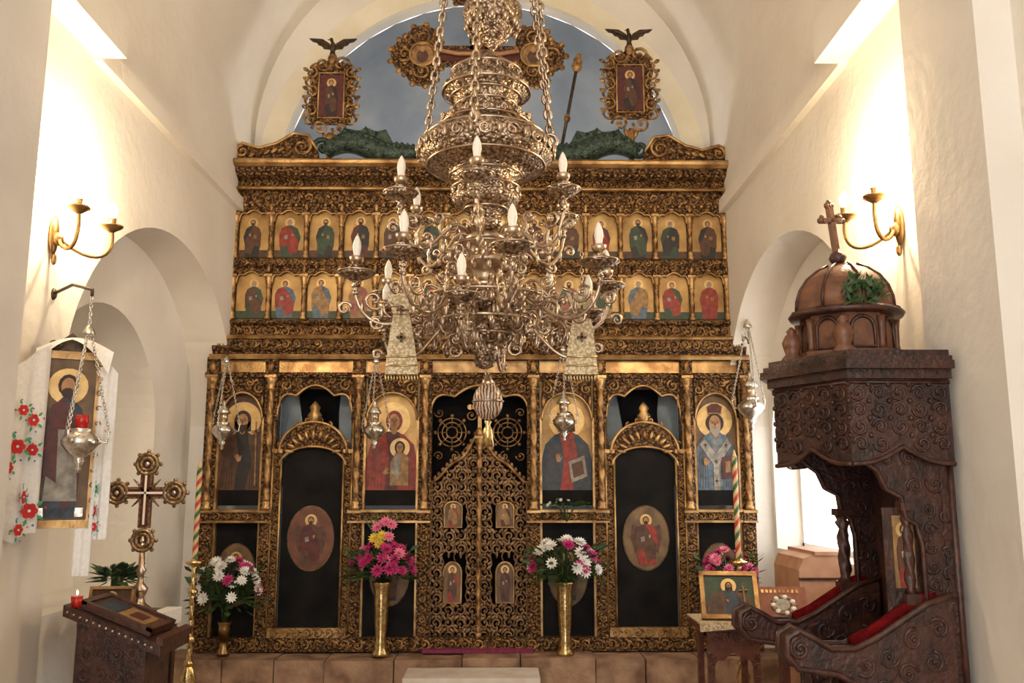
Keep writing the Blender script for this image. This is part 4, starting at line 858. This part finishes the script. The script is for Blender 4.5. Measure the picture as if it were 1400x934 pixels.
def rose(s,t,r,mt,Pf,off=.018):
    c=Pf(s,t); T=(Pf(min(s+.05,1),t)-Pf(s-.05,t)); T.z=0; T.normalize(); U=Vector((0,0,1)); n_=Vector((T.y,-T.x,0))
    for k in range(6):
        a=2*PI*k/6; q=c+T*r*.6*cos(a)+U*r*.6*sin(a)+n_*off
        tw.m(mt).add([q+T*r*.45*cos(b_)+U*r*.45*sin(b_) for b_ in [2*PI*i/8 for i in range(8)]],[tuple(range(8))])
    q=c+n_*(off+.002); tw.m(LINEN).add([q+T*r*.2*cos(b_)+U*r*.2*sin(b_) for b_ in [2*PI*i/6 for i in range(6)]],[tuple(range(6))])
    for k in range(5):
        a=.7+k*1.25; q=c+T*r*1.5*cos(a)+U*r*1.5*sin(a)+n_*off; V=(T*cos(a)+U*sin(a)); Wd=(T*-sin(a)+U*cos(a)); tw.m(EGRN).add([q-V*r*.5,q+Wd*r*.25,q+V*r*.6,q-Wd*r*.25],[(0,1,2,3)])
    for k in range(4): a=k*1.6+.2; q=c+T*r*1.9*cos(a)+U*r*1.9*sin(a)+n_*off; tw.m(EBLU if k%2 else ERED).add([q+T*r*.18*cos(b_)+U*r*.18*sin(b_) for b_ in [2*PI*i/6 for i in range(6)]],[tuple(range(6))])
for s,t,r_ in ((.45,.28,.024),(.72,.38,.028),(.42,.48,.032),(.76,.55,.026),(.30,.60,.026),(.55,.76,.03),(.80,.88,.034),(.5,.93,.026),(.25,.82,.03)): rose(s,t,r_,ERED,P)
P2,nr2=cloth((-1.885,4.13,0),(-1.80,4.14,0),lambda s:zT-.02-.1*s,lambda s:zB-.02,amp=.012,n=14,fr=2)
for s,t,r_ in ((.5,.72,.02),(.5,.84,.022),(.4,.93,.02)): rose(s,t,r_,EGRN if t<.8 else ERED,P2)
tw.m(LINEN); nA=16
P3=lambda s,t:Vector((-2.12+.30*s,4.0+.12*s-.04*t,zT-.02+.06*sin(s*PI)-(.10-.05*sin(PI*s))*t*(.3+abs(s-.5)*1.6)))
tw.add([P3(i/nA,j/4) for j in range(5) for i in range(nA+1)],[(j*(nA+1)+i,j*(nA+1)+i+1,(j+1)*(nA+1)+i+1,(j+1)*(nA+1)+i) for j in range(4) for i in range(nA)],True)
cloth((-1.93,4.10,0),(-1.86,4.12,0),lambda s:zB+.03,lambda s:zB-.18,n=14,amp=.01,fr=2)
tw.done()
p=W(110,603,3.95); oil_lamp(p.x,p.y,p.z,.88,Q(120,405,3.95)[1],name='hanging_oil_lamp',red=True,wallp=(XL,4.2,Q(76,396,4.1)[1]))
nt=B('niche_table').m(WOOD); nt.box(-2.30,-1.92,5.0,5.5,.84,.88)
for sx in (-2.29,-1.98):
    for sy in (5.02,5.44): nt.box(sx,sx+.05,sy,sy+.05,0,.84)
nt.box(-2.29,-1.93,5.01,5.03,.1,.84)
nt.m(LINEN).box(-2.0,-1.91,4.99,5.505,.80,.885); nt.done()
ac=B('standing_altar_cross'); Yx=5.2; x,zc=Q(200,674,Yx); zb=.885
ac.m(WC).box(x-.034,x+.034,Yx-.012,Yx+.012,zc-.20,zc+.14); ac.box(x-.14,x+.14,Yx-.012,Yx+.012,zc-.034,zc+.034)
ac.m(CREAM).box(x-.006,x+.006,Yx-.018,Yx-.01,zc-.18,zc+.12); ac.box(x-.12,x+.12,Yx-.018,Yx-.01,zc-.006,zc+.006)
ac.m(DRED).box(x-.022,x+.022,Yx-.016,Yx-.01,zc-.19,zc+.13); ac.box(x-.13,x+.13,Yx-.016,Yx-.01,zc-.022,zc+.022)
for px,pz in ((x-.165,zc),(x+.165,zc),(x,zc+.165),(x,zc-.27)):
    for rr in (.058,.036): ac.m(WC).tube([(px+rr*cos(2*PI*i/20),Yx-.01,pz+rr*sin(2*PI*i/20)) for i in range(20)],.012,6,True)
    ac.m(DRED).disc(px,pz,.05,.05,Yx-.006,14,.012); ac.m(SILB).ell((px,Yx-.012,pz),(.016,.01,.016),8,6)
    for k in range(8): a=2*PI*k/8; ac.m(WC).ell((px+.074*cos(a),Yx,pz+.074*sin(a)),(.013,.01,.013),6,4)
for k in range(4): a=PI/4+k*PI/2; ac.m(WC).tube([(x+.03*cos(a),Yx,zc+.03*sin(a)),(x+.11*cos(a),Yx,zc+.11*sin(a))],lambda t:.012*(1-t*.7),5)
ac.m(SILP).lathe([(.10,zb),(.10,zb+.015),(.07,zb+.03),(.035,zb+.06),(.025,zb+.09),(.04,zb+.12),(.045,zb+.14),(.02,zb+.17),(.015,zb+.21),(.03,zb+.24),(.018,zb+.26),(.015,zc-.2)],x,Yx,20,8,.03); ac.done()
fi=framed_icon('propped_small_icon',Vector((Q(150,830,5.03)[0],5.03,.885)),.24,.17,.1,-.25,GOLDF,BRN,'mary',DRED,RED,.015); fi.done()
b=B('potted_greenery'); pp=W(160,785,5.3); bouquet(b,pp.x,pp.y,pp.z-.02,.09,.07,[LEAF,BGRN],14,.03); b.m(BRD).lathe([(.04,.885),(.055,.93),(.06,.97),(.05,.975)],pp.x,pp.y,14); b.m(LEAF).tube([(pp.x,pp.y,.95),(pp.x,pp.y,pp.z)],.03,6); b.done()
le=B('slanted_lectern'); Ya,Yb=4.20,4.50
XA,XB=-1.96,-1.57
def sl(x): return 1.06+(x-XA)*(-.17/.43)
le.m(WOOD).plate([(XA-.02,sl(XA-.02)-.05),(XB+.04,sl(XB+.04)-.05),(XB+.04,sl(XB+.04)),(XA-.02,sl(XA-.02))],Ya-.04,Yb+.04)
le.plate([(XA+.03,0),(XB-.04,0),(XB-.04,sl(XB-.04)-.05),(XA+.03,sl(XA+.03)-.05)],Ya,Yb); le.m(WOODR)
le.plate([(XB+.02,sl(XB+.02)),(XB+.05,sl(XB+.05)),(XB+.05,sl(XB+.05)+.03),(XB+.02,sl(XB+.02)+.03)],Ya-.04,Yb+.04)
le.box(XA+.01,XB-.02,Ya-.015,Yb+.015,.0,.08)
for i in range(4):
    for j in range(8): le.scroll(XA+.08+i*.07,.84-j*.09,.030,i+j,1 if (i+j)%2 else -1,Ya-.002,.005)
for i in range(14): xx_=XA+.0+i*.030; le.m(SILP).ell((xx_,Ya-.042,sl(xx_)-.025),(.007,.005,.007),6,4)
XM=(XA+XB)/2
le.M=Matrix.Translation((XM,4.35,sl(XM)+.004))@Matrix.Rotation(math.atan(.17/.43),4,'Y')
le.m(WOODR); le.box(-.18,.18,-.15,.15,0,.02)
for q in ((-.18,.18,-.15,-.12),(-.18,.18,.12,.15),(-.18,-.15,-.15,.15),(.15,.18,-.15,.15)): le.box(*q,.02,.035)
le.m(BRN).box(-.15,.15,-.12,.12,.02,.024); le.m(OCH).box(-.02,.12,-.09,.09,.024,.026); le.m(DRED).box(.02,.09,-.05,.05,.026,.028); le.m(BLU).box(-.13,-.03,-.09,.09,.024,.026); le.M=None
le.done()
b=B('votive_candle'); vx=XA+.02; b.m(REDG).lathe([(.02,sl(vx)),(.024,sl(vx)+.02),(.026,sl(vx)+.05),(.022,sl(vx)+.05)],vx,4.20,12); b.m(BULB).ell((vx,4.20,sl(vx)+.065),(.004,.004,.010)); b.done()
# ================================================================ LIGHTS
w=bpy.data.worlds.new('sky'); bpy.context.scene.world=w; w.use_nodes=True
bg=w.node_tree.nodes['Background']; bg.inputs[0].default_value=(1,.96,.915,1); bg.inputs[1].default_value=3.3
l=bpy.data.lights.new('apse_fill','POINT'); l.energy=50; l.color=(1,.95,.9); l.shadow_soft_size=.3  # added fill light behind the screen to brighten the apse; no real lamp
o=bpy.data.objects.new('apse_fill',l); bpy.context.collection.objects.link(o); o.location=(CX,8.0,3.9)
bpy.context.scene.view_settings.view_transform='Standard'
